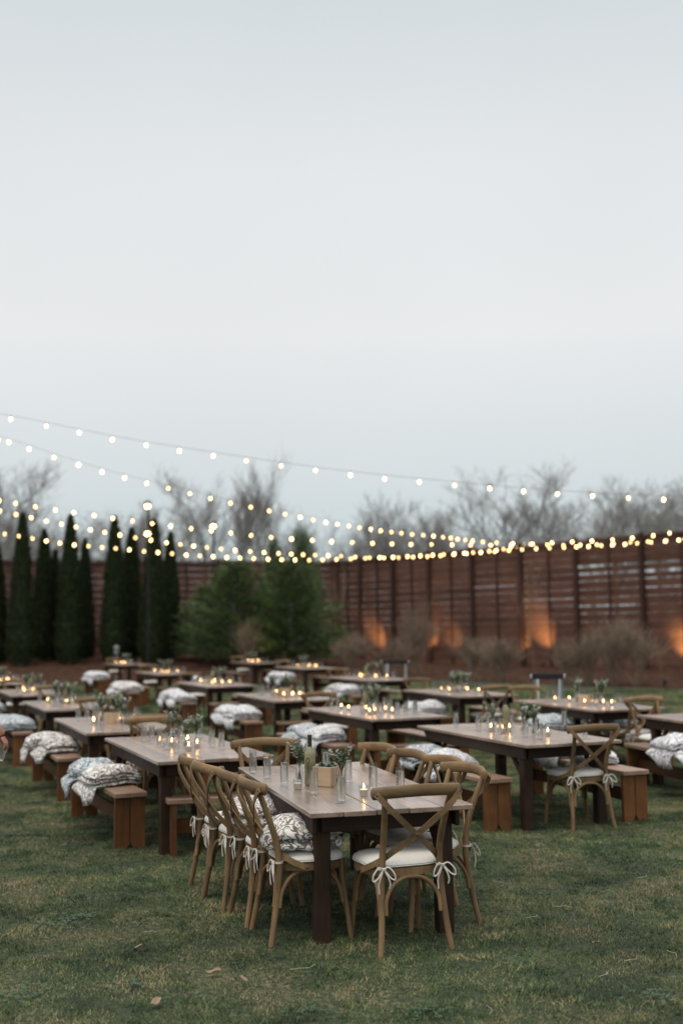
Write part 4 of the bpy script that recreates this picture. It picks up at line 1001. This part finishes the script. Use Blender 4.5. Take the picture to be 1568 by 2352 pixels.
q = spot(*z3(752, 618), z=TH); bo = BOT('frosted gold bottle numbered 03 on the front table', None, (q.x, q.y, TH+.0015), radians(0)); 
if 'group' in bo: del bo['group']
q = spot(*z3(895, 618), z=TH); PL[0]('square wooden box of succulents beside the numbered bottle', 'wooden planters of succulents', (q.x, q.y, TH+.0015), radians(-33))
q = spot(*z3(665, 585), z=TH); BQ[0]('bud vase of white flowers and rosemary left of the numbered bottle', 'flower vases on the front table', (q.x, q.y, TH+.0015), 1)
q = spot(*z3(1012, 650), z=TH); BQ[1]('bud vase of white flowers and lavender right of the succulent box', 'flower vases on the front table', (q.x, q.y, TH+.0015), 0)
# ---- the other tables
z2_ = lambda x, y: ((400+.3189*x)*.6272, (2360+.3189*y)*.6272)
r5_ = lambda x, y: ((1600+.3189*x)*.6272, (2360+.3189*y)*.6272)
SPOTS = {'B': dict(c=[z2_(*p) for p in ((400, 1122), (490, 1142), (580, 1182), (655, 1212), (770, 1248), (820, 1130), (1045, 1080), (1180, 1177), (1290, 1210))], v=[z2_(915, 1222)], f=[z2_(730, 1090), z2_(880, 1190), z2_(1005, 1165)]),
         'M': dict(c=[r5_(*p) for p in ((215, 950), (472, 990), (720, 1028), (590, 960), (860, 960), (1015, 1068), (1185, 1095), (1140, 1040), (1460, 930), (1690, 1085))], v=[r5_(830, 1000), r5_(1270, 1055)], f=[r5_(640, 975), r5_(985, 1010), r5_(1105, 1040)], b=[r5_(790, 985)])}
nc = {}
for t in TAB:
    if t == 'A': continue
    ph = TAB[t][3]; rs = random.Random(ord(t)*3); lift = TH+.0018
    used = []
    def lay(kind, n, xr, yr, mind, lab, grp, labs=None):
        for i in range(n):
            for _ in range(80):
                x, y = rs.uniform(*xr), rs.uniform(*yr)
                if all((x-a)**2 + (y-b)**2 > mind**2 for a, b in used): break
            used.append((x, y)); q = loc(t, x, y, lift); k = kind[i % len(kind)] if isinstance(kind, list) else kind
            ob_ = k(lab, grp, q, rs.uniform(0, 6))
            if kind is BQ: ob_.scale = (1.25, 1.25, 1.2)
    if t in SPOTS:
        S_ = SPOTS[t]
        for key, kd, nm_ in (('c', CYL, 'clear cylinder glass of water on '), ('v', VOT, 'lit votive candle on ')):
            for (u, v) in S_[key]:
                q = spot(u, v, z=TH); kd(nm_ + ph, ('cylinder glasses of water on ' if key == 'c' else 'lit votive candles on ') + ph, (q.x, q.y, lift)); used.append((0, 0))
        for i, (u, v) in enumerate(S_['f']):
            q = spot(u, v, z=TH); BQ[i % 3]('bud vase of white flowers on ' + ph, 'flower vases on ' + ph, (q.x, q.y, lift), i*2)
        if 'b' in S_: q = spot(*S_['b'][0], z=TH); BOT('plain pale bottle with dark neck on ' + ph, 'bottles on the tables behind', (q.x, q.y, lift), 2)
        used = []
        vx = {'B': 5, 'M': 3}[t]
        lay(VOT, vx, (.3, .62), (.9, 1.5), .10, 'lit votive candle on ' + ph, 'lit votive candles on ' + ph)
        continue
    if t in 'CHKTUQ': used.append((.5, 1.15)); PL[0]('wooden succulent planter in the centre of ' + ph, 'wooden planters of succulents', loc(t, .5, 1.15, lift), ang(t)+.5)
    if t in 'DEGOIPJ': used.append((.5, 1.35)); BOT('bottle among the glasses on ' + ph, 'bottles on the tables behind', loc(t, .5, 1.35, lift), 1)
    lay(BQ, 3 if t in 'CDGMO' else 2, (.38, .62), (.85, 1.55), .16, 'bud vase of greenery on ' + ph, 'flower vases on ' + ph)
    lay(VOT, 8, (.25, .72), (.6, 1.7), .11, 'lit votive candle on ' + ph, 'lit votive candles on ' + ph)
    lay(CYL, 12, (.18, .82), (.35, 1.95), .10, 'clear cylinder glass of water on ' + ph, 'cylinder glasses of water on ' + ph)
# fix the number on the front bottle after its plain copies were made
digits(bo)
# ------------------------------------------------------------------ tray stands
def tray_stand(u, v, Y, w, rz, label):
    p = spot(u, v, Y=Y); o = thing('tray_stand', label, 'stand', 'folding tray stands', (p.x, p.y, hbed(p.x, p.y)), rz); h = p.z
    MB().box((0, 0, h-.02), (w, .06, .085), bev=.01).obj('strap_bar', blackm, o); MB().box((0, .35, h-.02), (w, .04, .05), bev=.01).obj('strap_bar', blackm, o)
    for s in (-1, 1):
        MB().tube([(s*w*.42, 0, h-.04), (s*w*.42-.02*s, .36, .01)], .018, 8).obj('leg', palem, o, True)
        MB().tube([(s*w*.36, .35, h-.04), (s*w*.36-.02*s, 0, .01)], .018, 8).obj('leg', palem, o, True)
        MB().box((s*(w/2+.012), 0, h-.02), (.03, .055, .06), bev=.008).obj('end_cap', palem, o)
tray_stand(1257, 1550, 17.2, .46, radians(-12), 'black topped tray stand with pale metal legs beside the right row')
tray_stand(907, 1518, 26.5, .60, radians(-8), 'farther black topped tray stand standing behind the fourth right row table')
# ------------------------------------------------------------------ person at the left edge, only the hand in view
skin = flat('skin', (.36, .17, .125), .55, var=.08, scale=40, sub=.1); shirt = flat('dark_shirt', (.02, .022, .026), .85, var=.2); trous = flat('grey_trousers', (.05, .05, .055), .85, var=.2); hair_m = flat('brown_hair', (.04, .022, .012), .6)
HP = spot(-8, 1664, Y=7.6)      # wrist
def skinned(name, verts, edges, radii, mat, parent, root=0, sub=2):
    me = bpy.data.meshes.new(name); me.from_pydata(verts, edges, []); me.materials.append(mat)
    o = bpy.data.objects.new(name, me); COL.objects.link(o)
    o.modifiers.new('skin', 'SKIN'); s_ = o.modifiers.new('sub', 'SUBSURF'); s_.levels = sub; s_.render_levels = sub
    if not me.skin_vertices: bpy.context.view_layer.update()
    sv = me.skin_vertices[0].data
    for i, r_ in enumerate(radii): sv[i].radius = (r_, r_) if not isinstance(r_, tuple) else r_; sv[i].use_root = (i == root)
    if parent: o.parent = parent
    ev = o.evaluated_get(bpy.context.evaluated_depsgraph_get()); m2 = bpy.data.meshes.new_from_object(ev); o.modifiers.clear(); o.data = m2; m2.materials.clear(); m2.materials.append(mat)
    m2.polygons.foreach_set('use_smooth', [True]*len(m2.polygons))
    return o
try:
    bx_, by_ = HP.x-.50, HP.y+.02
    P_ = thing('person', 'person at the left edge, only the hand holding a clear cup in view', 'person', None, (bx_, by_, 0))
    hw = Vector((HP.x-bx_, HP.y-by_, HP.z))
    sh = Vector((.19, 0, 1.43)); el = Vector((.31, .03, 1.17))
    V = [(0, 0, .98), (0, 0, 1.12), (0, 0, 1.30), (0, .01, 1.44), (0, .0, 1.53), (0, -.01, 1.62), (0, -.015, 1.72), (0, -.015, 1.77),
         tuple(sh), tuple(el), tuple(el.lerp(hw, .45)), tuple(hw), (-.19, 0, 1.43), (-.25, .02, 1.15), (-.27, -.03, .90), (-.27, -.05, .82),
         (.09, 0, .93), (.10, -.01, .50), (.11, .02, .09), (.11, -.13, .035), (-.09, 0, .93), (-.10, -.01, .50), (-.11, .02, .09), (-.11, -.13, .035)]
    Ed = [(0, 1), (1, 2), (2, 3), (3, 4), (4, 5), (5, 6), (6, 7), (3, 8), (8, 9), (9, 10), (10, 11), (3, 12), (12, 13), (13, 14), (14, 15), (0, 16), (16, 17), (17, 18), (18, 19), (0, 20), (20, 21), (21, 22), (22, 23)]
    Rr = [(.15, .11), (.13, .10), (.155, .11), (.11, .09), .055, .085, .095, .05, .06, .042, .040, .027, .06, .042, .030, .035, .085, .055, .04, .03, .085, .055, .04, .03]
    # the hand grows out of the same mesh: palm, four curled fingers and the thumb
    k0 = len(V); palm = hw + Vector((.026, -.004, -.046)); V.append(tuple(palm)); Rr.append((.019, .030)); Ed.append((11, k0)); palm = palm + Vector((.016, 0, -.034)); V.append(tuple(palm)); Rr.append((.015, .034)); Ed.append((k0, k0+1))
    body = skinned('body', V, Ed, Rr, skin, P_)
    kn = palm + Vector((.008, 0, -.014))
    hd = []
    for i in range(4):
        L = (.9, 1.0, .96, .8)[i]; y = (-.030, -.010, .010, .029)[i]
        b0 = palm + Vector((0, y*.6, 0)); b1 = kn + Vector((0, y, 0)); b2 = b1 + Vector((.018, 0, -.030))*L; b3 = b2 + Vector((.000, 0, -.026))*L; b4 = b3 + Vector((-.012, 0, -.016))*L
        f = skinned('finger', [tuple(b) for b in (b0, b1, b2, b3, b4)], [(0, 1), (1, 2), (2, 3), (3, 4)], [.012, .0105, .0095, .0085, .0075], skin, body)
    t0 = palm + Vector((-.012, -.022, .026)); f = skinned('thumb', [tuple(t0), tuple(t0+Vector((-.004, -.022, -.028))), tuple(t0+Vector((.004, -.022, -.056))), tuple(t0+Vector((.012, -.014, -.078)))], [(0, 1), (1, 2), (2, 3)], [.014, .012, .0105, .009], skin, body)
    skinned('shirt', [V[i] for i in (0, 1, 2, 3, 8, 9, 12, 13)] + [tuple(el.lerp(hw, .12)), tuple(Vector(V[3])+Vector((0, 0, .03)))], [(0, 1), (1, 2), (2, 3), (3, 4), (4, 5), (3, 6), (6, 7), (5, 8), (3, 9)], [(.165, .125), (.15, .12), (.172, .128), (.125, .105), .074, .056, .074, .056, .052, .08], shirt, P_)
    skinned('trousers', [V[0], V[16], V[17], V[18], V[20], V[21], V[22]], [(0, 1), (1, 2), (2, 3), (0, 4), (4, 5), (5, 6)], [(.160, .125), .10, .072, .062, .10, .072, .062], trous, P_)
    skinned('hair', [(0, .03, 1.62), (0, .035, 1.72), (0, 0, 1.80)], [(0, 1), (1, 2)], [.075, .095, .085], hair_m, P_)
    cx_ = hw + Vector((.030, -.004, -.195)); 
    cu = thing('plastic_cup', 'clear plastic cup held in the hand at the left edge', 'cup', None, (bx_+cx_.x, by_+cx_.y, cx_.z))
    MB().lathe([(.024, -.035), (.030, -.032), (.036, .065), (.034, .065), (.028, -.026), (.002, -.028)], 20).obj('cup_wall', tumb, cu, True); cu.rotation_euler = (0, radians(18), 0)
except Exception as ex:
    print('person failed', ex)

# ------------------------------------------------------------------ labels: where several alike things stand on one table, tell them by their order of distance
bylab = {}
for o in list(SC.objects):
    if o.parent is None and 'label' in o and 'category' in o: bylab.setdefault(o['label'], []).append(o)
for lab_, L_ in bylab.items():
    if len(L_) > 1:
        L_.sort(key=lambda o: (o.location - cam.location).length)
        for k_, o in enumerate(L_):
            o['label'] = ('nearest' if k_ == 0 else ORD[k_] + ' nearest') + ' ' + lab_.replace('clear ', '')
